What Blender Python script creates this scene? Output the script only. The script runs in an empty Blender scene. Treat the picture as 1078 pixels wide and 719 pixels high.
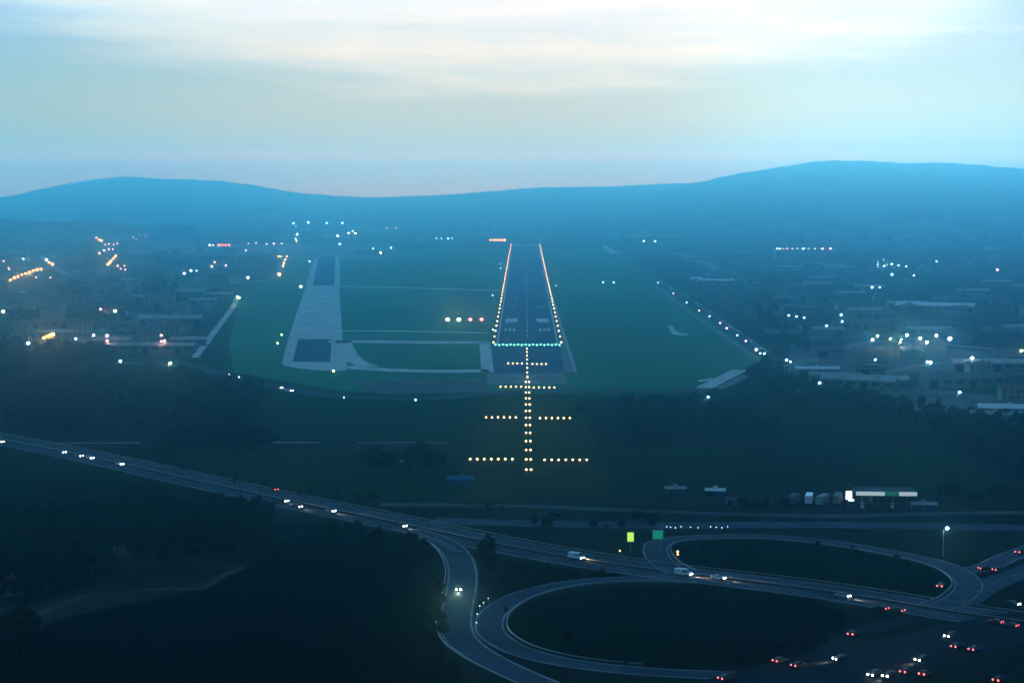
import bpy, math, random
from mathutils import Vector, Matrix, noise as mnoise
R = math.radians
random.seed(7)
S = bpy.context.scene
COL = S.collection
# ------------------------------------------------------------------ camera
F, CX, CY, YH, H = 2080.0, 539.0, 359.5, 197.0, 115.5
PITCH = math.atan((CY - YH) / F)
cam = bpy.data.cameras.new("camera"); co = bpy.data.objects.new("camera", cam); COL.objects.link(co)
cam.sensor_width = 36.0; cam.lens = F / 1078.0 * 36.0
cam.clip_start = 1.0; cam.clip_end = 60000.0
co.location = (0, 0, H); co.rotation_euler = (R(90) - PITCH, 0, 0)
S.camera = co
cp, sp = math.cos(PITCH), math.sin(PITCH)

def P(px, py, z=0.0):
    """the place in the world, at height z, that the photograph shows at px, py"""
    x = (px - CX) / F; v = -(py - CY) / F
    dy = cp + v * sp; dz = -sp + v * cp
    t = (z - H) / dz
    return Vector((x * t, dy * t, z))

def PD(px, py, D):
    """the place at forward distance D"""
    x = (px - CX) / F; v = -(py - CY) / F
    dy = cp + v * sp; dz = -sp + v * cp
    t = D / dy
    return Vector((x * t, D, H + dz * t))

# ------------------------------------------------------------------ materials
def mat(name, color, rough=0.9, emit=None, strength=0.0, sample=False, metal=0.0, spec=0.3):
    m = bpy.data.materials.new(name); m.use_nodes = True
    b = m.node_tree.nodes["Principled BSDF"]
    b.inputs["Base Color"].default_value = (*color, 1); b.inputs["Roughness"].default_value = rough
    b.inputs["Metallic"].default_value = metal; b.inputs["Specular IOR Level"].default_value = spec
    if emit:
        b.inputs["Emission Color"].default_value = (*emit, 1); b.inputs["Emission Strength"].default_value = strength
        if not sample: m.cycles.emission_sampling = 'NONE'
    return m

def noisy(name, c1, c2, scale, c3=None, scale2=None, rough=0.95, stretch=(1, 1, 1), spec=0.0, detail=6, lo=0.35, hi=0.65, rot=0.0):
    m = mat(name, c1, rough, spec=spec); nt = m.node_tree; N = nt.nodes; L = nt.links; b = N["Principled BSDF"]
    tc = N.new("ShaderNodeTexCoord"); mp = N.new("ShaderNodeMapping"); mp.inputs["Scale"].default_value = stretch
    mp.inputs["Rotation"].default_value = (0, 0, rot)
    L.new(tc.outputs["Object"], mp.inputs["Vector"])
    n = N.new("ShaderNodeTexNoise"); n.inputs["Scale"].default_value = scale; n.inputs["Detail"].default_value = detail
    L.new(mp.outputs[0], n.inputs["Vector"])
    r = N.new("ShaderNodeValToRGB"); r.color_ramp.elements[0].position = lo; r.color_ramp.elements[1].position = hi
    r.color_ramp.elements[0].color = (*c1, 1); r.color_ramp.elements[1].color = (*c2, 1)
    L.new(n.outputs["Fac"], r.inputs["Fac"]); out = r.outputs["Color"]
    if c3:
        n2 = N.new("ShaderNodeTexNoise"); n2.inputs["Scale"].default_value = scale2; n2.inputs["Detail"].default_value = 4
        L.new(mp.outputs[0], n2.inputs["Vector"])
        r2 = N.new("ShaderNodeValToRGB"); r2.color_ramp.elements[0].position = .45; r2.color_ramp.elements[1].position = .62
        L.new(n2.outputs["Fac"], r2.inputs["Fac"])
        mx = N.new("ShaderNodeMix"); mx.data_type = 'RGBA'; mx.inputs["B"].default_value = (*c3, 1)
        L.new(r2.outputs["Color"], mx.inputs["Factor"]); L.new(out, mx.inputs["A"]); out = mx.outputs["Result"]
    L.new(out, b.inputs["Base Color"])
    return m

def parcels(name, pal, cell, fine):
    """land in parcels: a field pattern of differing crops, with finer mottling"""
    m = mat(name, pal[0], 0.95, spec=0.0); nt = m.node_tree; N = nt.nodes; L = nt.links; b = N["Principled BSDF"]
    tc = N.new("ShaderNodeTexCoord"); mp = N.new("ShaderNodeMapping"); mp.inputs["Rotation"].default_value = (0, 0, .35)
    mp.inputs["Scale"].default_value = (1, .55, 1)
    L.new(tc.outputs["Object"], mp.inputs["Vector"])
    v = N.new("ShaderNodeTexVoronoi"); v.distance = 'CHEBYCHEV'; v.inputs["Scale"].default_value = 1 / cell
    L.new(mp.outputs[0], v.inputs["Vector"])
    sx = N.new("ShaderNodeSeparateColor"); L.new(v.outputs["Color"], sx.inputs[0])
    r = N.new("ShaderNodeValToRGB"); r.color_ramp.interpolation = 'CONSTANT'
    el = r.color_ramp.elements
    while len(el) < len(pal): el.new(0.5)
    for i, c in enumerate(pal): el[i].position = i / len(pal); el[i].color = (*c, 1)
    L.new(sx.outputs[0], r.inputs["Fac"])
    n = N.new("ShaderNodeTexNoise"); n.inputs["Scale"].default_value = 1 / fine; n.inputs["Detail"].default_value = 8
    L.new(tc.outputs["Object"], n.inputs["Vector"])
    mr = N.new("ShaderNodeMapRange"); mr.inputs[1].default_value = .3; mr.inputs[2].default_value = .7
    mr.inputs[3].default_value = .55; mr.inputs[4].default_value = 1.4
    L.new(n.outputs["Fac"], mr.inputs[0])
    mx = N.new("ShaderNodeMix"); mx.data_type = 'RGBA'; mx.blend_type = 'MULTIPLY'; mx.inputs["Factor"].default_value = 1
    cb = N.new("ShaderNodeCombineColor")
    for i in range(3): L.new(mr.outputs[0], cb.inputs[i])
    L.new(r.outputs["Color"], mx.inputs["A"]); L.new(cb.outputs[0], mx.inputs["B"])
    L.new(mx.outputs["Result"], b.inputs["Base Color"])
    return m

M = {}
M['land'] = parcels('farmland', [(.012, .018, .012), (.020, .028, .016), (.016, .021, .014), (.028, .030, .022), (.010, .016, .011), (.020, .022, .018)], 170, 40)
M['hill'] = parcels('hillside', [(.020, .035, .018), (.05, .07, .035), (.014, .026, .014), (.12, .12, .10), (.03, .05, .025), (.07, .08, .05)], 90, 50)
M['air_grass'] = noisy('airfield_grass', (.028, .135, .068), (.054, .205, .102), 1 / 120, (.046, .14, .072), 1 / 320, stretch=(1, .3, 1))
M['meadow'] = noisy('meadow', (.010, .028, .010), (.015, .036, .012), 1 / 60, (.018, .028, .012), 1 / 130)
M['crop'] = noisy('crop', (.010, .028, .010), (.014, .034, .012), 1 / 8, (.008, .020, .009), 1 / 120, stretch=(1, .12, 1))
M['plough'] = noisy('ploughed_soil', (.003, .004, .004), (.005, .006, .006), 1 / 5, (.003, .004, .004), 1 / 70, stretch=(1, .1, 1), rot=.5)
M['glow_grass'] = noisy('glow_tinted_grass', (.024, .034, .010), (.032, .040, .012), 1 / 30, (.018, .028, .009), 1 / 90)  # warm glow of the approach lamps, put into the grass colour
M['runway'] = noisy('runway_asphalt', (.060, .088, .15), (.080, .11, .18), 1 / 25, (.050, .074, .13), 1 / 9, stretch=(1, .12, 1), rough=.8)
M['concrete'] = noisy('apron_concrete', (.54, .52, .48), (.62, .60, .56), 1 / 35, (.48, .46, .43), 1 / 12, stretch=(1, .25, 1))
M['concrete_dim'] = noisy('old_concrete', (.20, .20, .205), (.27, .27, .27), 1 / 30, (.17, .17, .18), 1 / 8)
M['asphalt'] = noisy('road_asphalt', (.052, .068, .094), (.076, .092, .120), 1 / 14, (.044, .058, .080), 1 / 40, rough=.8)
M['track'] = noisy('farm_track', (.05, .052, .05), (.08, .08, .075), 1 / 6)
M['yard'] = noisy('paved_yard', (.09, .095, .10), (.16, .16, .165), 1 / 45, (.07, .075, .08), 1 / 15)
M['paint'] = noisy('road_paint', (.55, .55, .53), (.75, .75, .73), 1 / 4)
M['paint_worn'] = noisy('worn_paint', (.30, .30, .29), (.48, .48, .46), 1 / 5)
M['leaf1'] = noisy('dark_leaves', (.008, .013, .008), (.016, .024, .013), 1 / 3)
M['leaf2'] = noisy('olive_leaves', (.010, .016, .009), (.022, .030, .015), 1 / 3)
M['bark'] = mat('bark', (.05, .038, .028))
M['steel'] = mat('galvanised_steel', (.30, .31, .32), .5, metal=.6)
M['dark_metal'] = mat('dark_metal', (.05, .055, .06), .5)
M['glass'] = mat('dark_glass', (.02, .025, .03), .12, spec=.6)
M['rubber'] = mat('rubber', (.015, .015, .016), .9)
M['plaster'] = noisy('plaster_wall', (.20, .19, .17), (.28, .26, .23), 1 / 3)
M['wall_grey'] = noisy('grey_wall', (.11, .12, .13), (.17, .17, .18), 1 / 4)
M['wall_blue'] = noisy('blue_cladding', (.03, .07, .13), (.04, .08, .15), 1 / 6)
M['tile'] = noisy('clay_tile_roof', (.13, .07, .05), (.20, .11, .08), 1 / 2)
M['roof_pale'] = noisy('pale_sheet_roof', (.26, .28, .29), (.40, .41, .42), 1 / 9, stretch=(1, .2, 1))
M['roof_grey'] = noisy('grey_sheet_roof', (.08, .09, .10), (.13, .14, .15), 1 / 9, stretch=(1, .2, 1))
M['roof_white'] = noisy('white_roof', (.62, .64, .66), (.76, .77, .78), 1 / 9)
M['hangar_blue'] = mat('dark_blue_cladding', (.008, .07, .36), .9, spec=0)
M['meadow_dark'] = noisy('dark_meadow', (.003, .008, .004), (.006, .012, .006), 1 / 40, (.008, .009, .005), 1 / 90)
M['asphalt_dark'] = noisy('dark_asphalt', (.016, .02, .028), (.026, .032, .04), 1 / 14)
M['road_line'] = noisy('worn_road_line', (.12, .14, .15), (.38, .40, .40), 1 / 7, lo=.3, hi=.7)
M['country'] = noisy('worn_road', (.06, .075, .08), (.11, .125, .13), 1 / 20, (.05, .06, .07), 1 / 60)
M['rough_grass'] = noisy('rough_grass', (.016, .055, .024), (.030, .085, .034), 1 / 70, (.012, .04, .018), 1 / 25)
M['roof_blue'] = noisy('blue_roof', (.05, .11, .22), (.06, .13, .26), 1 / 6)
M['white'] = mat('white_paint', (.75, .76, .77), .4)
M['green_sign'] = mat('green_sign', (.01, .22, .13), .5, (.01, .34, .20), .55)
M['yellow_sign'] = mat('yellow_green_lit_panel', (.3, .4, .05), .5, (.55, .95, .12), 1.0)
M['warm_win'] = mat('lit_window', (.5, .4, .3), .5, (1, .6, .3), 1.4)
M['cool_win'] = mat('lit_cool_window', (.4, .45, .5), .5, (.65, .9, 1), 1.2)
M['fascia'] = mat('lit_white_fascia', (.7, .7, .7), .5, (.80, .95, .90), .42)
M['fascia_green'] = mat('lit_green_fascia', (.05, .3, .18), .5, (.02, .22, .16), .3)
M['totem'] = mat('lit_white_totem', (.8, .8, .8), .5, (.92, .97, 1), 2.2)
CARC = {'white': (.72, .73, .74), 'silver': (.36, .38, .40), 'black': (.02, .02, .022), 'blue': (.03, .06, .16), 'red': (.25, .02, .02), 'grey': (.06, .062, .065)}
for k, c in CARC.items(): M['car_' + k] = mat('car_paint_' + k, c, .55, spec=.15)
LC = {'warm': ((1, .56, .20), 14), 'amber': ((1, .36, .09), 14), 'orange': ((1, .23, .045), 16), 'red': ((1, .07, .05), 20), 'white': ((.86, .95, 1), 40),
      'cool': ((.45, .95, 1), 22), 'pink': ((1, .34, .30), 14), 'green': ((.16, 1, .55), 7), 'lime': ((.80, 1, .22), 16), 'gold': ((1, .72, .32), 45),
      'dim': ((.6, .9, 1), 4), 'dimpink': ((1, .42, .40), 6)}
for k, (c, s) in LC.items(): M['lamp_' + k] = mat('lamp_' + k, (.8, .8, .8), .5, c, s)
M['headlight'] = mat('headlight_lens', (.8, .8, .8), .3, (1, .93, .78), 26)
M['taillight'] = mat('taillight_lens', (.4, .02, .02), .3, (1, .10, .10), 7)
M['taillight_orange'] = mat('orange_lamp_lens', (.4, .1, .02), .3, (1, .18, .04), 9)
M['lamp_off'] = mat('unlit_lens', (.45, .42, .4), .2)

# ------------------------------------------------------------------ mesh builder
class MB:
    def __init__(s): s.v = []; s.f = []; s.m = []
    def face(s, pts, mi=0):
        b = len(s.v); s.v += [tuple(p) for p in pts]; s.f.append(tuple(range(b, b + len(pts)))); s.m.append(mi)
    def grid(s, rows, mi=0):
        b = len(s.v); w = len(rows[0])
        for r in rows: s.v += [tuple(p) for p in r]
        for i in range(len(rows) - 1):
            for j in range(w - 1):
                a = b + i * w + j; s.f.append((a, a + 1, a + w + 1, a + w)); s.m.append(mi)
    def box(s, x0, x1, y0, y1, z0, z1, mi=0, taper=0.0):
        b = len(s.v); t = taper
        s.v += [(x0, y0, z0), (x1, y0, z0), (x1, y1, z0), (x0, y1, z0), (x0 + t, y0 + t, z1), (x1 - t, y0 + t, z1), (x1 - t, y1 - t, z1), (x0 + t, y1 - t, z1)]
        for q in ((3, 2, 1, 0), (4, 5, 6, 7), (0, 1, 5, 4), (1, 2, 6, 5), (2, 3, 7, 6), (3, 0, 4, 7)):
            s.f.append(tuple(b + i for i in q)); s.m.append(mi)
    def ball(s, c, r, mi=0, n=8, k=5, sx=1, sy=1, sz=1):
        b = len(s.v); c = Vector(c)
        s.v.append(tuple(c + Vector((0, 0, r * sz))))
        for i in range(1, k):
            a = math.pi * i / k
            for j in range(n):
                q = 2 * math.pi * j / n
                s.v.append((c.x + r * sx * math.sin(a) * math.cos(q), c.y + r * sy * math.sin(a) * math.sin(q), c.z + r * sz * math.cos(a)))
        s.v.append(tuple(c - Vector((0, 0, r * sz)))); e = len(s.v) - 1
        for j in range(n):
            s.f.append((b, b + 1 + j, b + 1 + (j + 1) % n)); s.m.append(mi)
            o = b + 1 + (k - 2) * n
            s.f.append((o + j, e, o + (j + 1) % n)); s.m.append(mi)
        for i in range(k - 2):
            for j in range(n):
                a0 = b + 1 + i * n + j; a1 = b + 1 + i * n + (j + 1) % n
                s.f.append((a0, a0 + n, a1 + n, a1)); s.m.append(mi)
    def tube(s, p0, p1, r0, r1, mi=0, n=6):
        p0 = Vector(p0); p1 = Vector(p1); d = (p1 - p0).normalized()
        u = d.orthogonal().normalized(); w = d.cross(u); b = len(s.v)
        for p, r in ((p0, r0), (p1, r1)):
            for j in range(n):
                q = 2 * math.pi * j / n; s.v.append(tuple(p + (u * math.cos(q) + w * math.sin(q)) * r))
        for j in range(n):
            s.f.append((b + j, b + (j + 1) % n, b + n + (j + 1) % n, b + n + j)); s.m.append(mi)
        s.f.append(tuple(b + j for j in reversed(range(n)))); s.m.append(mi)
        s.f.append(tuple(b + n + j for j in range(n))); s.m.append(mi)
    def mesh(s, name, mats):
        me = bpy.data.meshes.new(name); me.from_pydata(s.v, [], s.f)
        for m in (mats if isinstance(mats, (list, tuple)) else [mats]): me.materials.append(m)
        me.polygons.foreach_set('material_index', s.m); me.update(); return me
    def build(s, name, mats, parent=None, smooth=False):
        me = s.mesh(name, mats)
        if smooth: me.polygons.foreach_set('use_smooth', [True] * len(me.polygons))
        return link(name, me, parent)

def link(name, data, parent=None):
    o = bpy.data.objects.new(name, data); COL.objects.link(o)
    if parent: o.parent = parent
    return o
def tag(o, label, cat, group=None):
    o['label'] = label; o['category'] = cat
    if group: o['group'] = group
    return o
def kind(o, k): o['kind'] = k; return o
def empty(name, loc, rz=0.0):
    o = link(name, None); o.location = loc; o.rotation_euler = (0, 0, rz); return o
def copy_tree(o, parent=None):
    c = o.copy(); COL.objects.link(c)
    if parent: c.parent = parent
    for ch in o.children: copy_tree(ch, c)
    return c
ORD = "zeroth first second third fourth fifth sixth seventh eighth ninth tenth eleventh twelfth thirteenth fourteenth fifteenth sixteenth seventeenth eighteenth nineteenth".split()
TENS = {2: 'twent', 3: 'thirt', 4: 'fort', 5: 'fift'}
def nth(n):
    if n < 20: return ORD[n]
    t = TENS[n // 10]
    return t + 'ieth' if n % 10 == 0 else t + 'y-' + ORD[n % 10]

def smooth_line(pts, n=10):
    q = [pts[0] * 2 - pts[1]] + pts + [pts[-1] * 2 - pts[-2]]; out = []
    for i in range(1, len(q) - 2):
        a, b, c, d = q[i - 1], q[i], q[i + 1], q[i + 2]
        for k in range(n):
            t = k / n
            out.append(.5 * ((2 * b) + (c - a) * t + (2 * a - 5 * b + 4 * c - d) * t * t + (3 * b - a - 3 * c + d) * t ** 3))
    out.append(pts[-1]); return out
def sides(line):
    res = []
    for i, p in enumerate(line):
        d = line[min(i + 1, len(line) - 1)] - line[max(i - 1, 0)]; d.z = 0; d.normalize()
        res.append((p, d, Vector((-d.y, d.x, 0))))
    return res
def ribbon(mb, line, o0, o1, z, mi=0):
    """a sheet that follows a line, from offset o0 to offset o1 sideways"""
    mb.grid([[p + n * o1 + Vector((0, 0, z)), p + n * o0 + Vector((0, 0, z))] for p, d, n in sides(line)], mi)
def dashes(mb, line, off, w, on, gap, z, mi=0):
    acc = 0.0; s = sides(line)
    for i in range(len(s) - 1):
        a, b = s[i][0] + s[i][2] * off, s[i + 1][0] + s[i + 1][2] * off
        L = (b - a).length; k = 0.0
        while k < L:
            ph = acc % (on + gap)
            st = min(L - k, (on - ph) if ph < on else (on + gap - ph)) + 1e-6
            if ph < on:
                d = (b - a) / L; n = s[i][2] * w / 2; p, q = a + d * k, a + d * (k + st)
                mb.face([v + Vector((0, 0, z)) for v in (p - n, q - n, q + n, p + n)], mi)
            k += st; acc += st
def px_line(pts, n=10): return smooth_line([P(*p) for p in pts], n)
def ragged(pl, rr):
    out = []
    for i in range(len(pl)):
        (x0, y0), (x1, y1) = pl[i], pl[(i + 1) % len(pl)]
        n = max(2, int(math.hypot(x1 - x0, y1 - y0) / 5))
        for k in range(n):
            t = k / n; f = min(1, max(.15, (y0 - 240) / 180))
            w = mnoise.noise(Vector((x0 + (x1 - x0) * t, (y0 + (y1 - y0) * t) * 2, 0)) * .06) * 2 + rr.uniform(-.5, .5)
            out.append((x0 + (x1 - x0) * t + (w * 1.6 * f if k else 0), y0 + (y1 - y0) * t + (w * .55 * f if k else 0)))
    return out
def sheet(name, polys, z, m):
    mb = MB()
    if name in ('airfield_grass', 'rough_grass', 'field', 'yard', 'old_apron'):
        rr = random.Random(len(polys)); polys = [ragged(p, rr) for p in polys]
    for pl in polys:
        f = [P(x, y) + Vector((0, 0, z)) for x, y in pl]
        mb.face(f)
    me = mb.mesh(name, m)
    for p in me.polygons:
        if p.normal.z < 0: p.flip()
    return kind(link(name, me), 'structure')

# ------------------------------------------------------------------ ground and hills
def terrain():
    mb = MB()
    mb.face([(-6500, -600, 0), (6500, -600, 0), (6500, 9650, 0), (-6500, 9650, 0)])
    kind(mb.build('ground', M['land']), 'structure')
    def ridge(prof, D, front, back, amp, name='hills'):
        xs = [p[0] for p in prof]; rows = []; NX = 420
        for k in range(0, 27):
            t = k / 20.0
            Y = D - front + front * t if t <= 1 else D + back * (t - 1) / .3
            row = []
            for i in range(NX + 1):
                px = xs[0] + (xs[-1] - xs[0]) * i / NX
                for a, b in zip(prof, prof[1:]):
                    if a[0] <= px <= b[0]: py = a[1] + (b[1] - a[1]) * (px - a[0]) / (b[0] - a[0]); break
                top = PD(px, py, D); X = top.x * Y / D if Y < D else top.x
                X = top.x
                s = t * t * (3 - 2 * t) * .55 + .45 * t if t <= 1 else max(0, 1 - (t - 1) / .3)
                nz = mnoise.fractal(Vector((X / 900, Y / 900, D)), 1.0, 2.0, 5) * amp
                nz += mnoise.noise(Vector((X / 55, Y / 200, D))) * amp * .35 + mnoise.noise(Vector((X / 260, Y / 700, D))) * amp * .9 + mnoise.noise(Vector((X / 20, Y / 90, D))) * amp * .25
                row.append((X, Y, -.5 + max(-.3, (top.z + nz * .45) * s + nz * .9 * s * (1 - min(s, 1)))))
            rows.append(row)
        kind(mb2(rows).build(name, M['hill'], smooth=True), 'structure')
    def mb2(rows):
        m = MB(); m.grid(rows); return m
    ridge([(-260, 203), (-60, 206), (20, 208), (45, 204), (70, 196), (98, 190), (125, 186), (150, 187), (190, 189.5), (235, 191), (262, 194), (300, 201), (350, 206), (420, 210), (480, 212), (520, 214)], 9000, 2600, 600, 20)
    ridge([(300, 212), (400, 208), (450, 207), (500, 203), (560, 199), (620, 196), (680, 194), (740, 192), (800, 192), (900, 196), (1000, 200), (1300, 205)], 8000, 2900, 800, 18)
    ridge([(560, 220), (640, 212), (700, 203), (740, 193), (765, 187.5), (790, 182), (820, 176), (850, 170.5), (880, 168), (920, 168.5), (950, 172), (1000, 174.5), (1040, 176.5), (1078, 178), (1180, 180), (1400, 190)], 6400, 2000, 1200, 22)
    ridge([(-200, 232), (-60, 231), (0, 231.5), (40, 234), (70, 233.5), (110, 232), (122, 234), (150, 243), (190, 249), (240, 252)], 4600, 700, 500, 10)
terrain()

# fields, lots and airfield (flat sheets, each a little above the one below)
sheet('rough_grass', [[(322, 260), (660, 260), (700, 296), (812, 380), (786, 395), (742, 416), (600, 419), (360, 417), (236, 396), (228, 362), (244, 316), (296, 276)]], .012, M['rough_grass'])
sheet('airfield_grass', [[(322, 262), (652, 262), (690, 296), (802, 378), (776, 392), (742, 411), (600, 414), (360, 412), (246, 392), (240, 362), (252, 318), (300, 278)]], .02, M['air_grass'])
sheet('field', [[(285, 418), (500, 416), (492, 465), (240, 465)], [(165, 469), (484, 469), (478, 526), (400, 529), (330, 518), (215, 499)]], .02, M['meadow'])
sheet('field', [[(640, 470), (1010, 472), (1060, 517), (648, 522)], [(800, 424), (940, 428), (1010, 462), (815, 462)]], .02, M['crop'])
sheet('field', [[(508, 414), (606, 414), (646, 520), (478, 528)]], .024, M['glow_grass'])  # strip under the approach lamps, their warm light painted as browner grass
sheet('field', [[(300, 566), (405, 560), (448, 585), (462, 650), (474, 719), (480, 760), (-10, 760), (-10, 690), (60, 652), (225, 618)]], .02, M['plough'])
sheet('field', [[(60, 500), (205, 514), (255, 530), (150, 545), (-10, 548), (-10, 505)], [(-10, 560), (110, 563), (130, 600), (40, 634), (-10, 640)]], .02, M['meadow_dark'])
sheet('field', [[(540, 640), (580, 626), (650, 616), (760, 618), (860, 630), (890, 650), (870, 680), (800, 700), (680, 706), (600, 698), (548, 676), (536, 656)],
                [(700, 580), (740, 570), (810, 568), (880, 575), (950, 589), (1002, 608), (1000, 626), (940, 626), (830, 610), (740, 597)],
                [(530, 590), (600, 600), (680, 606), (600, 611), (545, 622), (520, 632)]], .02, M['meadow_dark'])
sheet('yard', [[(135, 251), (204, 251), (206, 268), (134, 268)], [(285, 256), (412, 256), (408, 273), (300, 274)], [(205, 258), (290, 257), (285, 268), (206, 270)]], .03, M['concrete_dim'])
sheet('yard', [[(150, 329), (205, 332), (200, 350), (120, 362), (40, 364), (30, 340)], [(830, 345), (940, 350), (1000, 368), (1078, 372), (1078, 395), (830, 392)], [(880, 398), (1078, 420), (1078, 436), (1000, 436), (820, 410)], [(1010, 430), (1078, 434), (1078, 446), (1040, 446)]], .03, M['yard'])

# ------------------------------------------------------------------ runway
def rw(u, y):
    t = (363 - y) / 105.5
    l = 522.6 + 16.9 * t; r = 588.0 - 21.2 * t
    return (l + r) / 2 + u * (r - l) / 2
sheet('runway', [[(513.5, 392.5), (594.8, 392.5), (568.2, 257.2), (538.0, 257.2)]], .04, M['runway'])
sheet('blast_pad', [[(512, 404.5), (596.5, 404.5), (594.8, 392.8), (513.4, 392.8)]], .04, M['concrete_dim'])
sheet('runway_shoulder', [[(594.9, 392), (606.5, 391.5), (576, 294), (575.2, 294), (589, 362)]], .03, M['concrete_dim'])
def runway_paint():
    mb = MB(); Z = .06
    def quad(x0, x1, y0, y1, mi=0):
        mb.face([P(*q) + Vector((0, 0, Z)) for q in ((x0, y1), (x1, y1), (x1, y0), (x0, y0))], mi)
    def uq(u0, u1, ya, yb, mi=0):   # ya nearer (larger y)
        mb.face([P(*q) + Vector((0, 0, Z)) for q in ((rw(u0, ya), ya), (rw(u1, ya), ya), (rw(u1, yb), yb), (rw(u0, yb), yb))], mi)
    for sgn in (-1, 1):
        a, b = sorted((sgn * 1.0, sgn * .955))
        uq(a, b, 362.5, 258.2)                                   # side stripes
        a, b = sorted((sgn * .36, sgn * .80)); uq(a, b, 339.4, 335.4)   # aiming point
        for k in range(3):                                        # touchdown zone bars
            c = .42 + .15 * k; a, b = sorted((sgn * c, sgn * (c + .08))); uq(a, b, 348.6, 345.8)
        for k in range(2):
            c = .42 + .17 * k; a, b = sorted((sgn * c, sgn * (c + .08))); uq(a, b, 324.0, 322.4, 1)
        a, b = sorted((sgn * .42, sgn * .5)); uq(a, b, 314.2, 313.0, 1)
    uq(.35, .8, 275.0, 274.2, 1)
    uq(-1, 1, 258.6, 257.8)
    y = 354.5
    while y > 262:                                                # centre line dashes: 30 m on, 20 m off
        D = H * F / (y - YH); y2 = YH + H * F / (D + 30)
        uq(-.017, .017, y, y2); y = YH + H * F / (D + 50)
    for (x0, y0, x1, y1) in ((540, 394, 569, 403.6), (540, 403.6, 569, 394)):   # closed-pavement cross
        a, b = P(x0, y0), P(x1, y1); n = (b - a).normalized(); n = Vector((-n.y, n.x, 0)) * .8
        zz = Z + (.004 if y0 < y1 else 0)
        mb.face([p + Vector((0, 0, zz)) for p in (a - n, b - n, b + n, a + n)], 1)
    for a, b, w in (((606, 391.5), (575.6, 294), 1.0), ((575.6, 294), (567.6, 258.5), 1.0)):   # outer shoulder stripe
        A, B = P(*a), P(*b); n = Vector((w, 0, Z)); m2 = Vector((-w, 0, Z))
        mb.face([A + m2, A + n, B + n, B + m2], 1)
    kind(mb.build('runway_markings', [M['paint'], M['paint_worn']]), 'structure')
runway_paint()

# taxiways and apron
sheet('apron', [[(303.5, 357), (360.5, 357), (357, 300.5), (322, 300.5)]], .04, M['concrete'])
sheet('apron', [[(297, 381), (308, 381), (314, 357.1), (303.4, 357.1)], [(347.5, 381), (365, 381), (360.4, 357.1), (349.2, 357.1)],
                [(297, 381), (297.5, 384), (309, 387), (330, 389.6), (350, 390.4), (365, 390), (366.5, 387), (365, 381.05), (347.5, 381.05), (308, 381.05)],
                [(322.2, 300.3), (329.2, 300.3), (335.8, 272), (330.2, 272)], [(352, 300.3), (358.2, 300.3), (357.4, 270.5), (352.8, 270.5)]], .04, M['concrete'])
sheet('taxiway', [[(308.2, 380.8), (347.3, 380.8), (349, 357.3), (314.2, 357.3)], [(329.4, 300.2), (351.8, 300.2), (352.6, 271), (336, 271)]], .035, M['runway'])
def road(name, pts, width, m, z=.05, edges=True, lanes=(), mark='road_line', dash=(6, 9), n=10, ew=.22):
    line = px_line(pts, n); mb = MB(); ribbon(mb, line, -width / 2, width / 2, z)
    kind(mb.build(name, m), 'structure')
    if edges or lanes:
        mk = MB()
        if edges:
            for s in (-1, 1): ribbon(mk, line, s * (width / 2 - .7) - ew, s * (width / 2 - .7) + ew, z + .012)
        for off in lanes: dashes(mk, line, off, .25, dash[0], dash[1], z + .012)
        kind(mk.build('road_markings', M[mark]), 'structure')
    return line
road('taxiway', [(346, 360), (380, 359.6), (430, 360.3), (480, 360.6), (514, 360.2)], 24, M['concrete'], edges=False)
road('taxiway', [(364, 385.5), (390, 388.3), (430, 390.2), (470, 390.8), (514, 390.3)], 18, M['concrete'], edges=False)
road('taxiway', [(510, 360), (511.8, 375), (513.2, 392)], 8, M['concrete'], edges=False)
road('taxiway', [(361, 358), (364, 366), (368, 374), (376, 381), (390, 386)], 12, M['concrete'], edges=False)
road('service_road', [(360, 348.3), (430, 348.8), (513, 350.6)], 11, M['concrete'], edges=False)
road('taxiway', [(357, 301.3), (440, 303.4), (528, 306.2)], 16, M['concrete'], edges=False)
road('service_road', [(118, 377), (180, 381), (235, 394), (268, 403), (310, 411), (352, 417), (440, 420), (520, 414), (600, 410), (700, 412), (745, 410)], 14, M['asphalt'], edges=False)
sheet('old_apron', [[(362, 401), (512, 398), (512, 412), (400, 415)]], .03, M['yard'])
road('perimeter_road', [(688, 299), (720, 324), (760, 352), (796, 377)], 5, M['concrete_dim'], edges=False)
road('airport_road', [(690, 296), (725, 317), (765, 345), (802, 372), (816, 380)], 11, M['asphalt'], edges=False)
road('perimeter_road', [(741, 408.5), (760, 399), (779, 389.5)], 10, M['concrete'], edges=False)
road('perimeter_road', [(756, 409), (775, 401), (784, 395)], 6, M['concrete_dim'], edges=False)
sheet('yard', [[(703, 343), (708, 343), (714, 350), (727, 352), (722, 353.5), (708, 352)], [(734, 400.5), (749, 398.2), (750, 400), (737, 402)]], .04, M['concrete'])
road('lit_road', [(205, 376.5), (226, 349), (246, 322), (249, 314)], 5, M['concrete'], edges=False, n=4)
road('lit_road', [(650, 267.2), (700, 266.8), (712, 266)], 18, M['concrete_dim'], edges=False)
road('lit_road', [(712, 265.5), (735, 274), (753, 283), (752, 288), (746, 291)], 22, M['concrete_dim'], edges=False)
road('lit_road', [(635, 258.5), (647, 267)], 14, M['concrete'], edges=False, n=2)
road('lit_road', [(756, 283.4), (800, 283.2), (850, 281)], 10, M['concrete_dim'], edges=False)
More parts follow.
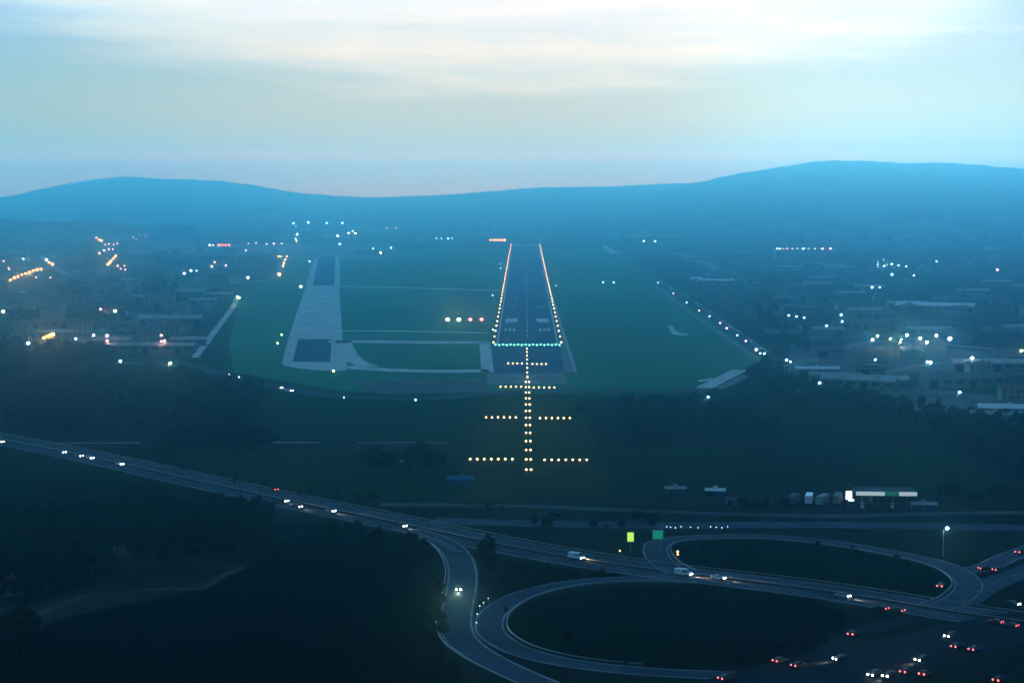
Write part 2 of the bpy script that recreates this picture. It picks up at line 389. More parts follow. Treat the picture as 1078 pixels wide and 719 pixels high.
for pts in ([(-8, 300), (14, 292.6), (30, 286.8), (44, 283.2), (60, 281)], [(40, 268), (50, 275), (58, 281), (70, 290)], [(98, 249), (107, 254), (123, 257.5), (112, 262), (103, 266), (118, 267), (112, 279), (106, 290)],
            [(140, 256), (180, 259), (222, 259), (262, 257), (300, 257)], [(300, 268), (297, 276), (292, 290), (270, 297)], [(-10, 331), (60, 329), (125, 329), (200, 336)], [(30, 366), (44, 356), (60, 350), (110, 356), (172, 361)], [(120, 382), (178, 384), (235, 394)]):
    road('town_street', pts, 10, M['concrete_dim'], z=.04, edges=False)
road('works_street', [(830, 386), (915, 360), (960, 362), (1010, 364), (1085, 372)], 12, M['concrete_dim'], z=.045, edges=False)
road('works_street', [(815, 400), (870, 404), (975, 384), (1030, 380), (1085, 384)], 10, M['concrete_dim'], z=.05, edges=False)
# valley roads
main = road('motorway', [(-30, 457), (0, 463), (60, 474.5), (120, 487), (200, 505), (262, 518.5), (330, 533), (400, 547), (470, 562), (530, 574.5), (610, 589), (700, 602), (760, 609), (830, 617.5), (900, 627.5), (1000, 644), (1100, 659)], 20, M['asphalt'], z=.06, lanes=(-5, 5), ew=.3)
mk = MB(); ribbon(mk, main, -.8, .8, .075); kind(mk.build('median_strip', M['meadow_dark']), 'structure')
branch = road('slip_road', [(428, 557), (452, 564.5), (470, 573), (482, 586), (487, 603), (485.5, 622), (481, 642), (480, 660), (488, 676), (510, 692), (540, 707), (575, 722), (620, 738)], 9.6, M['asphalt'], z=.09, ew=.28)
loopA = road('slip_road', [(735, 611), (690, 609.5), (640, 610.5), (590, 616), (550, 626.5), (524, 641), (515, 655), (520, 669), (545, 684), (590, 696), (650, 704), (720, 709), (790, 711), (850, 707), (910, 697)], 8.5, M['asphalt'], z=.05, ew=.2)
loopB = road('slip_road', [(716, 603), (697, 592), (690, 579), (697, 570.5), (730, 566), (800, 565), (870, 571), (935, 581.5), (985, 592.5), (1012, 605), (1020, 618), (1006, 632), (985, 640)], 9, M['asphalt'], z=.085, ew=.2)
link_road = road('link_road', [(1012, 634), (1030, 622), (1052, 611), (1100, 594)], 10, M['asphalt'], z=.08, edges=False, lanes=(0,))
upper = road('link_road', [(1012, 600), (1035, 598), (1060, 587), (1100, 572)], 9, M['asphalt'], z=.07, ew=.2)
plaza = road('junction_road', [(700, 745), (790, 722), (860, 704), (920, 694), (985, 676), (1040, 663), (1110, 650)], 22, M['asphalt_dark'], z=.075, edges=False)
ramp_ = road('slip_road', [(975, 647), (930, 658), (897, 669.5), (868, 686), (835, 710)], 8, M['asphalt_dark'], z=.068, edges=False)
exitr = road('junction_road', [(840, 760), (900, 728), (955, 706), (1010, 685), (1100, 664)], 11, M['asphalt_dark'], z=.095, edges=False)
old = road('country_road', [(400, 531), (470, 531.5), (560, 533), (650, 536.5), (720, 539.5), (800, 541.5), (890, 543.2), (960, 541), (1100, 539)], 7, M['country'], edges=False)
road('country_road', [(455, 548), (560, 551), (680, 553), (800, 552.5), (930, 553), (1100, 556)], 13, M['asphalt'], z=.045, edges=False)
road('farm_track', [(60, 466.5), (180, 466), (337, 465.8)], 4, M['concrete_dim'], z=.04, edges=False)
road('farm_track', [(376, 466), (420, 465.8), (473, 466)], 4, M['concrete_dim'], z=.04, edges=False)
road('farm_track', [(-10, 675), (25, 655), (50, 642), (92, 626)], 3, M['track'], z=.05, edges=False)
road('farm_track', [(135, 621.5), (175, 619.5), (214, 619), (228, 609), (257, 597)], 2.6, M['track'], z=.05, edges=False)
# hatched nose where the slip road leaves the motorway
hm = MB(); ln = px_line([(430, 560.5), (447, 564.5), (460, 569), (470, 574), (480, 580)], 2)
for p, d, n in sides(ln):
    e = (n + d * .8).normalized() * 2.0; w = d * .3
    hm.face([q + Vector((0, 0, .12)) for q in (p - e - w, p - e + w, p + e + w, p + e - w)])
kind(hm.build('road_markings', M['paint']), 'structure')

# ------------------------------------------------------------------ lamps of the airfield
LM = {}
def lamp_mesh(key, color, h, r, arm=0.0):
    k = (key, color, h, r)
    if k not in LM:
        mb = MB(); w = max(.06, h * .008)
        if h > r: mb.tube((0, 0, 0), (0, 0, h - r * .9), w * 1.6, w, 0)
        if arm: mb.tube((0, 0, h - r * .9 - .3), (arm, 0, h - .1), w, w * .7, 0)
        mb.ball((arm, 0, h), r, 1, 8, 6, 1, 1, .8)
        mb.box(arm - r * .7, arm + r * .7, -r * .5, r * .5, h + r * .8, h + r * 1.0, 0)
        LM[k] = mb.mesh(key, [M['steel'], M['lamp_' + color]])
    return LM[k]
def lamp(name, px, py, color, h, r, label, cat, group, arm=0.0):
    p = P(px, py, h); o = link(name, lamp_mesh(name, color, h, r, arm)); o.location = (p.x, p.y, 0)
    return tag(o, label, cat, group)
GA = 'approach lamps before the runway'
cyl = lambda y: 554.7 + (y - 363) * .014
for s in range(1, 22):
    D = 1430 - 30 * s; y = YH + (H - 1.2) * F / D
    offs = (0,) if s < 9 else (-.95, .95)
    side = ('',) if s < 9 else ('left lamp', 'right lamp')
    for o_, sd in zip(offs, side):
        lab = f"warm centreline approach lamp, {nth(s)} row from the green threshold" + (f", {sd} of its pair" if sd else '')
        lamp('approach_light', cyl(y) + o_ * F / D, y, 'warm', 1.2, .40, lab, 'approach light', GA)
for s, cnt, first, nm in ((5, 4, 7.5, 'the shortest crossbar'), (10, 5, 7.5, 'second crossbar from the runway'), (15, 6, 6.6, 'third crossbar from the runway'), (20, 7, 6.0, 'the longest crossbar')):
    D = 1430 - 30 * s; y = YH + (H - 1.2) * F / D
    for sgn, wing in ((-1, 'left'), (1, 'right')):
        for k in range(cnt):
            off = {5: 3.4, 10: 3.6, 15: 6.0, 20: 6.8}[s] + 2.95 * k
            lamp('approach_light', cyl(y) + sgn * off * F / D, y + (sgn * .4), 'warm', 1.2, .40, f"warm approach lamp, {nth(k + 1)} from middle, {wing} wing of {nm}", 'approach light', GA)
for k in range(18):
    u = -1.03 + 2.06 * k / 17
    lamp('threshold_light', rw(u, 363.2), 363.2 - (0 if k % 2 else .5), 'green', .6, .62, f"green runway threshold lamp, {nth(k + 1)} from the left end of the row", 'threshold light', 'green lamps across the runway threshold')
for sgn, sd in ((-1, 'left'), (1, 'right')):
    D = 1462.0; k = 0
    while D < 3960:
        k += 1; y = YH + (H - .7) * F / D; t = (D - 1462) / 2500
        c = 'warm' if t < .36 or (t < .8 and k % 3 == 0) else ('orange' if t > .8 or k % 4 == 1 else 'amber')
        lamp('runway_edge_light', rw(sgn * 1.11, y), y, c, .7, (.55 + .1 * t) * (.82 if k % 5 == 2 else 1), f"{'warm white' if c == 'warm' else c} runway edge lamp on the {sd} side, {nth(k)} from the threshold", 'runway light', 'runway edge lamps')
        D += 58
for k, x in enumerate((471.2, 483, 495, 507)):
    b = empty('glide_slope_light', P(x, 337.6), 0)
    tag(b, f"{('white', 'white', 'red', 'red')[k]} glide slope light box, {nth(k + 1)} from the left of four beside the runway", 'glide slope light', 'glide slope lights beside the runway')
    mb = MB(); mb.box(-.9, .9, -.2, 1.1, .7, 1.5, 0, .08); mb.build('housing', M['dark_metal'], b)
    mb = MB()
    for q in (-.6, .6): mb.tube((q, .4, 0), (q, .4, .7), .08, .08)
    mb.build('legs', M['steel'], b)
    mb = MB(); mb.ball((0, -.3, 1.1), 1.3, 0, 10, 6, 1.1, .35, .85); mb.build('lens', M['lamp_gold' if k < 2 else 'lamp_red'], b)
    bl = bpy.data.lights.new('glide_lamp_light', 'POINT'); bl.energy = 2500; bl.color = ((1, .35, .12), (1, .35, .12), (1, .08, .04), (1, .08, .04))[k]; bl.shadow_soft_size = .4
    lb = link('glide_lamp_light', bl, b); lb.location = (0, -2.2, 1.6)

# ------------------------------------------------------------------ lamps of town, airport and roads
POOL = {'orange': 6000, 'gold': 1500, 'white': 500, 'cool': 250, 'pink': 900, 'amber': 1500, 'red': 900}; BULB = {}
def street(pts, color, phrase, h=9, r=.8, name='street_lamp', cat='street lamp', group=None, noun=None, arm=1.2):
    noun = noun or {'orange': 'orange street lamp', 'white': 'bright white lamp', 'cool': 'cool white lamp', 'pink': 'pinkish lamp', 'gold': 'large yellow white lamp', 'lime': 'yellow green lamp', 'red': 'red lamp', 'dim': 'dim lamp', 'dimpink': 'dim pinkish lamp', 'warm': 'warm lamp', 'amber': 'amber lamp'}[color]
    pts = sorted(pts); rr = random.Random(len(phrase))
    for i, (x, y) in enumerate(pts):
        lab = f"{noun} {phrase}" if len(pts) == 1 else f"{noun} {phrase}, {nth(i + 1)} from the left"
        o = lamp(name, x, y, color, h, r * rr.choice((.75, .9, 1, 1.2)) * (1.55 if color == 'orange' else 1.2 if color in ('pink', 'red', 'amber') else 1), lab, cat, group or f"{noun}s {phrase}", arm)
        if h > 4 and color in POOL:
            if color not in BULB:
                b = BULB[color] = bpy.data.lights.new('lamp_light', 'POINT'); b.energy = POOL[color]; b.color = LC[color][0]; b.shadow_soft_size = .5
            lb = link('lamp_light', BULB[color], o); lb.location = (arm, 0, h - r * 1.3 - .3)
street([(2, 297.5), (5.5, 297), (10, 294.5), (14, 292.3), (18, 290.8), (22, 289.2), (26, 288), (30, 286.4), (34, 285), (38, 284), (42, 283.4)], 'orange', 'in the string climbing a town street', r=1.0)
street([(14, 247.5), (18, 246.2), (21, 245.8), (25, 245.6)], 'orange', 'in the far cluster below the left ridge', r=1.5)
street([(47, 247.5)], 'cool', 'alone below the left ridge', r=1.9)
street([(23.5, 272.7)], 'cool', 'alone above the climbing street', r=1.3)
street([(48, 273.5)], 'white', 'beside the town crossroads', r=1.4)
street([(51, 276.5), (54.5, 278)], 'orange', 'at the town crossroads', r=1.1)
street([(3, 275), (8, 282), (9, 283.5), (52, 292.5), (37, 292)], 'dimpink', 'near the climbing street', r=1.1)
street([(101, 250.5), (104, 252.5), (106.5, 253.2)], 'orange', 'on the upper bend of the winding street', r=1.2)
street([(110, 257.5), (114, 257), (119, 257.5), (123, 256.5), (109, 264), (114, 262.5), (118, 262.6)], 'pink', 'on the middle bend of the winding street', r=1.0)
street([(112.5, 278.5), (114.5, 276.5), (116.5, 274.5), (118.5, 272), (121, 269.5), (104, 266.8)], 'orange', 'on the lower bend of the winding street', r=1.0)
street([(123, 280), (126, 283), (130, 280), (131, 284)], 'dimpink', 'below the winding street', r=1.2)
street([(140, 250), (143, 252), (146, 248), (151, 244.2), (153, 248.5), (136, 246)], 'dimpink', 'beside the blue hangar', r=1.6)
street([(151, 244)], 'pink', 'against the hangar wall', r=1.2)
street([(220, 258.2), (223.5, 258)], 'white', 'on the airport front road', r=.9)
street([(230, 258.2), (233.3, 258), (236.8, 258.3), (240.3, 258)], 'red', 'on the airport front road', r=1.6)
street([(222, 280.4), (237, 279.5), (225, 276)], 'pink', 'in the airport car park', r=1.0)
street([(193, 288), (200, 285), (206, 285.2)], 'dim', 'by the road under the airport car park', r=1.6)
street([(260, 292.3)], 'white', 'at the car park corner', r=1.25)
street([(248.5, 312.5), (250.5, 313.5)], 'gold', 'at the top of the straight lit road', r=.8)
street([(104.5, 325.5)], 'pink', 'beside the brightest yard light', r=1.0)
street([(119.8, 327.4)], 'gold', 'over the left yard', r=1.3)
street([(2, 328)], 'gold', 'by the road at the far left', r=.9)
street([(28, 361.3), (97, 353), (78, 356.5)], 'white', 'along the left works road', r=.8)
street([(44, 355.5), (47.5, 354), (51, 353), (54, 352)], 'orange', 'in the short streak by the left works', r=.75)
street([(111, 353.2), (111, 358.8), (168, 353), (171.5, 358.5), (168, 359.3)], 'pink', 'at the works yard entrances', r=.7)
street([(124.6, 380.2)], 'white', 'by the dark wood edge', r=.75)
street([(177.3, 382.3)], 'gold', 'by the dark wood road', r=.75)
street([(309, 235), (324.5, 234.3), (344, 234.8), (360.5, 235)], 'cool', 'on a tall apron mast', h=28, r=2.1, name='floodlight_mast', cat='floodlight', arm=0)
street([(313, 247), (355.5, 248.5)], 'white', 'on the near apron mast', h=18, r=1.5, name='floodlight_mast', cat='floodlight', arm=0)
street([(367, 245.5), (371.5, 243.3), (374, 245.6)], 'gold', 'in the brightest cluster over the apron', h=20, r=1.25, name='floodlight_mast', cat='floodlight', arm=0)
street([(310.5, 251.5), (311.5, 254)], 'gold', 'low beside the terminal', r=.9)
street([(261, 256.6), (268.8, 255.8), (280, 256.8), (287.5, 256.6), (296, 256.6), (258, 263.6)], 'pink', 'along the terminal road', r=.9)
street([(357, 257.2), (311, 238.5)], 'dim', 'behind the apron', r=2)
street([(292.5, 269.8), (295, 270.2), (301, 270), (299.5, 273.5), (298, 277), (297, 280)], 'amber', 'in the forked cluster below the terminal', r=1.0)
street([(293, 288.8)], 'orange', 'below the forked cluster', r=1.15)
street([(315.5, 301.8), (325, 275.2)], 'dim', 'beside the upper taxiway', r=1.5)
street([(400, 266.2)], 'gold', 'at the apron end', r=1.3)
street([(411, 261), (392, 262)], 'cool', 'behind the apron end', r=1.2)
street([(407, 240.3), (416.5, 240.5)], 'dimpink', 'far beyond the apron', r=1.6)
street([(459, 251), (464, 251), (471, 251.2), (475, 251)], 'cool', 'in the far group left of the runway end', r=1.0)
street([(296.5, 352.4), (292.3, 361.3), (351, 390.6)], 'lime', 'at the apron corner', h=3, r=.75, name='taxiway_light', cat='taxiway light', arm=0)
street([(527, 278), (527, 282.5), (518.5, 311), (519, 347), (585.5, 301), (635, 297.2), (646, 297.4)], 'dim', 'in the grass beside the runway', h=2, r=.9, name='marker_light', cat='marker light', arm=0)
street([(516, 252.8), (519, 252.8), (522, 252.8), (525, 252.8), (528, 252.8), (531, 252.9)], 'orange', 'in the bar beyond the runway end', h=2, r=1.5, name='far_approach_light', cat='approach light', arm=0)
street([(677, 254), (689, 254), (617, 217.5)], 'dim', 'in the haze beyond the runway', r=2.4)
street([(940, 214), (960, 215.3)], 'dim', 'high on the right hillside', r=4.5)
street([(837, 333.2), (845, 334.5), (868.5, 343), (884, 331.5)], 'dim', 'among the near works on the right', r=1.0)
street([(829, 332), (885, 338.4)], 'cool', 'among the near works on the right', r=.8)
street([(916.7, 357.5), (953, 353), (967, 356.2), (984, 353.2), (998.2, 356.5), (974, 360.2)], 'white', 'in the bright lorry park row', r=1.05)
street([(922, 353.5), (936, 356.2), (947, 357.3), (945.8, 360.3)], 'gold', 'lower in the bright lorry park row', r=.62)
street([(919.5, 378.6)], 'cool', 'below the lorry park', r=.7)
street([(974.5, 380.8), (977.5, 381.6)], 'white', 'in the pair below the lorry park', r=.9)
street([(1021.5, 377)], 'white', 'right of the lorry park', r=.95)
street([(1073.5, 369.2)], 'gold', 'at the far right yard', r=.9)
street([(1008, 413)], 'white', 'by the right wood edge', r=.65)
street([(860.5, 403)], 'cool', 'by the long pale roofs', r=.7)
street([(826, 379), (830, 380.8), (803, 372.3)], 'cool', 'where the airport road meets the works', r=.6)
street([(1049, 284)], 'pink', 'alone at the far right', r=1.3)
street([(985, 275.2), (923, 278.5), (930, 280), (938, 289), (945, 279.5), (953, 280.5), (938, 278), (961, 290), (917, 302.5), (925, 302.5)], 'dim', 'among the distant works', r=1.5)
street([(993.2, 555.8)], 'white', 'beside the country road on the right', r=.48)
street([(743, 417.8)], 'cool', 'below the airfield grass', r=.4)
street([(437.5, 421), (362, 418.5)], 'dim', 'on the road below the taxiway', h=2, r=.6, arm=0)
# ------------------------------------------------------------------ cars
def car_proto(kindname, paint, lights):
    root = empty('car', (0, 0, 0)); van = kindname == 'van'
    # side profile x along the car (front = +x); each is (x, half width, z) loops
    if van: L, W, prof = 5.2, .98, [(-2.6, .45), (-2.6, 1.95), (-2.45, 2.1), (1.2, 2.1), (1.95, 1.25), (2.55, 1.05), (2.62, .45)]
    else: L, W, prof = 4.3, .87, [(-2.12, .38), (-2.15, .92), (-1.95, 1.02), (-1.3, 1.08), (1.0, .98), (1.9, .80), (2.14, .62), (2.12, .32)]
    mb = MB(); n = len(prof)
    rows = []
    for w, s in ((-W, .96), (-W * .94, 1), (W * .94, 1), (W, .96)):
        rows.append([(x * (1 if abs(w) < W else .985), w, .32 + (z - .32) * s) for x, z in prof])
    mb.grid([r + [r[0]] for r in rows]); mb.face(list(reversed(rows[0]))); mb.face(rows[-1])
    if not van:   # cabin
        mb.grid([[(x, w, z) for x, z in ((-1.75, 1.02), (-1.2, 1.42), (.15, 1.45), (1.05, .97))] for w in (-.60, -.57, .57, .60)])
    mb.build('body', M['car_' + paint], root)
    g = MB()
    if van:
        g.face([(1.30, -.80, 2.0), (1.92, -.86, 1.32), (1.92, .86, 1.32), (1.30, .80, 2.0)][::-1])
        g.v = [(x + .03, y, z + .03) for x, y, z in g.v]; g.build('windscreen', M['glass'], root)
        for s in (-1, 1):
            g = MB(); g.face([(.3, s * (W + .012), 1.30), (1.75, s * (W + .012), 1.30), (1.15, s * (W + .012), 1.88), (.3, s * (W + .012), 1.88)]); g.build('side_window', M['glass'], root)
    else:
        g.face([(.17, -.60, 1.46), (1.08, -.66, .98), (1.08, .66, .98), (.17, .60, 1.46)][::-1]); g.build('windscreen', M['glass'], root)
        g = MB(); g.face([(-1.21, -.58, 1.43), (-1.78, -.64, 1.03), (-1.78, .64, 1.03), (-1.21, .58, 1.43)]); g.build('rear_window', M['glass'], root)
        for s in (-1, 1):
            g = MB(); g.face([(-1.62, s * .68, 1.04), (.95, s * .68, 1.0), (.12, s * .62, 1.42), (-1.18, s * .62, 1.40)]); g.build('side_window', M['glass'], root)
    for wx in (-1.35 * L / 4.3, 1.32 * L / 4.3):
        for s in (-1, 1):
            g = MB(); g.tube((wx, s * (W - .2), .32), (wx, s * (W + .02), .32), .32, .32, 0, 12); g.build('wheel', M['rubber'], root)
    for s in (-1, 1):
        g = MB(); g.ball((prof[-1][0] - .02, s * W * .72, .66), .28 if lights == 'front' else .12, 0, 8, 5, .35, 1, .8)
        g.build('headlight', M['headlight' if lights == 'front' else 'lamp_off'], root)
        g = MB(); g.ball((prof[0][0] + .02, s * W * .75, .82), .25 if lights == 'rear' else .12, 0, 8, 5, .35, 1, .8)
        g.build('taillight', M['taillight' if lights in ('rear', 'front') else 'lamp_off'], root)
    return root
PROTO = {}
def near(line, p):
    s = sides(line); return min(s, key=lambda q: (q[0] - p).length)[1]
def place_car(px, py, line, toward, label, paint='grey', style='car', lane=None):
    """lights seen at px, py; toward: coming at the viewer, else its tail is seen"""
    key = (style, paint, toward)
    if key not in PROTO: o = PROTO[key] = car_proto(style, paint, 'front' if toward else 'rear')
    else: o = copy_tree(PROTO[key])
    p = P(px, py, .7); p.z = .10; d = near(line, p)
    if (d.y < 0) != toward: d = -d
    L2 = 2.1
    o.location = p - d * L2 if toward else p + d * L2
    if toward and py > 500 and line is not plaza and line is not exitr:
        if 'beam' not in PROTO:
            b = PROTO['beam'] = bpy.data.lights.new('headlight_beam', 'SPOT'); b.energy = 5000; b.spot_size = R(50); b.spot_blend = .8; b.color = (1, .72, .42); b.shadow_soft_size = .1
        sb = link('headlight_beam', PROTO['beam'], o); sb.location = (2.7, 0, .75); sb.rotation_euler = (0, R(-80), 0)
    o.rotation_euler = (0, 0, math.atan2(d.y, d.x))
    tag(o, label, 'van' if style == 'van' else 'car', 'cars on the motorway and its slip roads')
    return o
W_, Rr = True, False
for a in [
    (3, 465, main, W_, 'pale car with headlights on, leftmost on the motorway', 'silver'),
    (68, 476, main, W_, 'car with headlights on, heading the queue at the far motorway bend', 'grey'),
    (86, 480, main, W_, 'grey car with headlights, second in the far motorway queue', 'grey'),
    (97, 482.2, main, W_, 'silver car with headlights, third in the far motorway queue', 'silver'),
    (128.5, 488.6, main, W_, 'white car with bright headlights, nearest of the far motorway queue', 'white'),
    (302, 527.4, main, W_, 'black car with bright headlights behind another near the red car', 'black'),
    (316.5, 533.4, main, W_, 'grey car with bright headlights just past the red car', 'grey'),
    (351.5, 538, main, W_, 'blue car with bright headlights approaching the slip road turning', 'blue'),
    (426.5, 553.8, main, W_, 'dark car with headlights at the head of the hatched slip road nose', 'grey'),
    (482.6, 620.5, branch, W_, 'dark car with headlights alone on the straight of the slip road', 'black'),
    (612, 587.3, main, W_, 'white van by itself on the motorway between tree and signs', 'white', 'van'),
    (726, 604.3, main, W_, 'white van on the motorway below the green sign', 'white', 'van'),
    (763, 608.6, main, W_, 'white car on the motorway, close behind the van below the sign', 'white'),
    (291, 515.6, main, Rr, 'red car with glowing taillights on the upper carriageway', 'red'),
    (894, 627.5, main, W_, 'silver car without glare on the motorway under the right loop', 'silver'),
    (934, 641, main, Rr, 'car with red taillights, left of a pair below the motorway', 'black'),
    (951, 643.2, main, Rr, 'car with red taillights, right of a pair below the motorway', 'grey'),
    (989, 617.4, loopB, Rr, 'car with taillights inside the end of the right loop', 'grey'),
    (1031, 598.5, upper, Rr, 'car with red taillights, left of two at the loop end', 'black'),
    (1046.5, 600, upper, Rr, 'car with red taillights, right of two at the loop end', 'blue'),
    (1071, 581.5, upper, Rr, 'car with red taillights highest up the right side road', 'grey'),
    (1073, 636, main, W_, 'car with headlights at the right end of the motorway', 'black'),
    (1055, 655.2, main, Rr, 'car with taillights, left of two at the right motorway end', 'red'),
    (1071, 659, main, Rr, 'car with taillights, right of two at the right motorway end', 'grey'),
    (895, 668, ramp_, Rr, 'car with taillights leaving the dark loop verge', 'black'),
    (815.5, 696, plaza, Rr, 'car with taillights, first from the left on the junction road', 'grey'),
    (835, 701, plaza, Rr, 'car with taillights, second from the left on the junction road', 'black'),
    (878.5, 693.2, plaza, W_, 'car with twin headlights on the left bend of the junction road', 'black'),
    (916, 710.2, exitr, W_, 'car with headlights, left of two abreast at the lower edge', 'grey'),
    (931.5, 711.2, exitr, W_, 'car with headlights, right of two abreast at the lower edge', 'black'),
    (950, 707.5, exitr, Rr, 'car with taillights, left of two beside the abreast cars', 'grey'),
    (970, 710, exitr, Rr, 'red car with taillights, right of two beside the abreast cars', 'red'),
    (965.5, 694.4, plaza, W_, 'car with twin headlights above the two abreast cars', 'black'),
    (996.3, 669.6, plaza, W_, 'car with twin headlights highest on the junction road', 'grey'),
    (1003.5, 681, plaza, Rr, 'car with taillights just below the highest headlights', 'black'),
    (1022, 684, exitr, Rr, 'car with dim taillights farthest right on the junction road', 'blue'),
    (758, 714.5, plaza, Rr, 'car with taillights alone at the bottom of the loop', 'grey'),
    (1048, 716.5, exitr, Rr, 'dark car with taillights in the bottom corner', 'black'),
]: place_car(*a)
airline = px_line([(690, 296), (725, 317), (765, 345), (802, 372)], 8)
peri = px_line([(118, 377), (180, 381), (235, 394), (268, 403), (310, 411), (352, 417)], 8)
for k, (x, y) in enumerate(((240, 394.3), (250.5, 397), (296.5, 408.3), (307, 411.3))):
    place_car(x, y, peri, W_, f"car with headlights on the curving road below the apron, {nth(k + 1)} from the left", ('grey', 'white', 'black', 'silver')[k])
# parked cars along the airport road
rnd = random.Random(4)
for k in range(34):
    t = (k + .5) / 34; s = sides(airline); i = min(int(t * len(s)), len(s) - 1); p, d, n = s[i]
    key = ('parked', ('white', 'silver', 'grey', 'blue')[k % 4])
    if key not in PROTO: o = PROTO[key] = car_proto('car', key[1], 'none')
    else: o = copy_tree(PROTO[key])
    q = airline[0]; nm = len(airline) - 1; f = t * nm; i = int(f); p = airline[i].lerp(airline[min(i + 1, nm)], f - i)
    o.location = p + n * (4.2 if n.x > 0 else -4.2) + Vector((0, 0, .05)); o.rotation_euler = (0, 0, math.atan2(d.y, d.x) + R(90 if k % 3 else 80))
    tag(o, f"{key[1]} car parked along the diagonal airport road, {nth(k + 1)} from the far end", 'car', 'cars parked along the diagonal airport road')
for k, (x, y, c) in enumerate(((692, 297.6, 'dim'), (708, 309, 'dimpink'), (722, 318.6, 'dim'), (735, 327, 'dimpink'), (746, 333, 'dim'), (757, 340, 'dimpink'), (764, 345.5, 'pink'), (775, 353, 'dim'), (784, 359, 'dimpink'), (795, 368, 'white'), (799, 372, 'dim'))):
    lamp('street_lamp', x, y, c, 6, .75, f"small lamp beside the diagonal airport road, {nth(k + 1)} from the far end", 'street lamp', 'small lamps along the diagonal airport road', .8)

# ------------------------------------------------------------------ buildings
def shed_mb(w, d, h, roof=.12, flat=False):
    """a long hall: walls, gable roof sheets with an overhang, doors"""
    wl, rf, wn = MB(), MB(), MB(); x, y = w / 2, d / 2; rz = h + (0 if flat else d * roof)
    for s in (-1, 1):
        wl.face([(-s * x, s * -y, 0), (s * x, s * -y, 0), (s * x, s * -y, h), (-s * x, s * -y, h)])
        wl.face([(s * x, -s * y, 0), (s * x, s * y, 0), (s * x, s * y, h), (s * x, 0, rz), (s * x, -s * y, h)])
    e = .4
    if flat:
        rf.box(-x - .1, x + .1, -y - .1, y + .1, h + .01, h + .5)
    else:
        for s in (-1, 1):
            a = [(-x - e, s * (y + e), h - e * roof * 2), (x + e, s * (y + e), h - e * roof * 2), (x + e, 0, rz + .25), (-x - e, 0, rz + .25)]
            rf.face(a if s < 0 else a[::-1])
        for i in range(max(1, int(w // 18))):
            cx = -x + (i + .5) * w / max(1, int(w // 18)); rf.box(cx - .8, cx + .8, -1, 1, rz + .1, rz + .9)
    nb = max(2, int(w // 7))
    for i in range(nb):
        cx = -x + (i + .5) * w / nb
        wn.box(cx - w / nb * .3, cx + w / nb * .3, -y - .06, -y + .02, .1 if i % 3 == 0 else h * .5, min(h * .78, 5))
    return wl, rf, wn
def house_mb(w, d, h, pitch=.45):
    wl, rf, wn = MB(), MB(), MB(); x, y = w / 2, d / 2; rz = h + d / 2 * pitch
    for s in (-1, 1):
        wl.face([(-s * x, s * -y, 0), (s * x, s * -y, 0), (s * x, s * -y, h), (-s * x, s * -y, h)])
        wl.face([(s * x, -s * y, 0), (s * x, s * y, 0), (s * x, s * y, h), (s * x, 0, rz), (s * x, -s * y, h)])
        a = [(-x - .5, s * (y + .6), h - .25), (x + .5, s * (y + .6), h - .25), (x + .5, 0, rz + .2), (-x - .5, 0, rz + .2)]
        rf.face(a if s < 0 else a[::-1])
    rf.box(x * .3, x * .3 + .8, -.4, .4, rz - .5, rz + 1.3)
    fl = max(1, int(h // 3)); nc = max(2, int(w // 3.5))
    for f_ in range(fl):
        for c in range(nc):
            cx = -x + (c + .5) * w / nc; z = f_ * 3 + .9
            wn.box(cx - .55, cx + .55, -y - .05, -y + .02, z, z + 1.5)
    return wl, rf, wn
BM = {}
def building(shape, dims, roof, wall, px, py, rz, label, group=None, name=None, lit=None, detail=True, pos=None):
    k = (shape, dims)
    if k not in BM: BM[k] = shed_mb(*dims) if shape in ('shed', 'flat') and shape == 'shed' else (shed_mb(*dims, flat=True) if shape == 'flat' else house_mb(*dims))
    wl, rf, wn = BM[k]
    p = pos or P(px, py)
    nm = name or {'shed': 'industrial_shed', 'flat': 'flat_roofed_building', 'house': 'house'}[shape]
    if detail:
        root = empty(nm, p, rz)
        wl.build('wall', M[wall], root); rf.build('roof', M[roof], root)
        for i in range(0, len(wn.f), 6):
            b = i // 6 * 8; one = MB(); one.v = wn.v[b:b + 8]; one.f = [tuple(a - b for a in f) for f in wn.f[i:i + 6]]; one.m = [0] * 6
            tall = one.v[4][2] - one.v[0][2] > 2.2 and shape != 'house'
            one.build('door' if tall and one.v[0][2] < .5 else 'window', M[lit or 'glass'], root)
        o = root
    else:
        key = (shape, dims, roof, wall, lit)
        if key not in BM:
            mb = MB()
            for i, q in enumerate((wl, rf, wn)):
                b = len(mb.v); mb.v += q.v; mb.f += [tuple(b + a for a in f) for f in q.f]; mb.m += [i] * len(q.f)
            BM[key] = mb.mesh(nm, [M[wall], M[roof], M[lit or 'glass']])
        o = link(nm, BM[key]); o.location = p; o.rotation_euler = (0, 0, rz)
    return tag(o, label, 'house' if shape == 'house' else 'building', group)

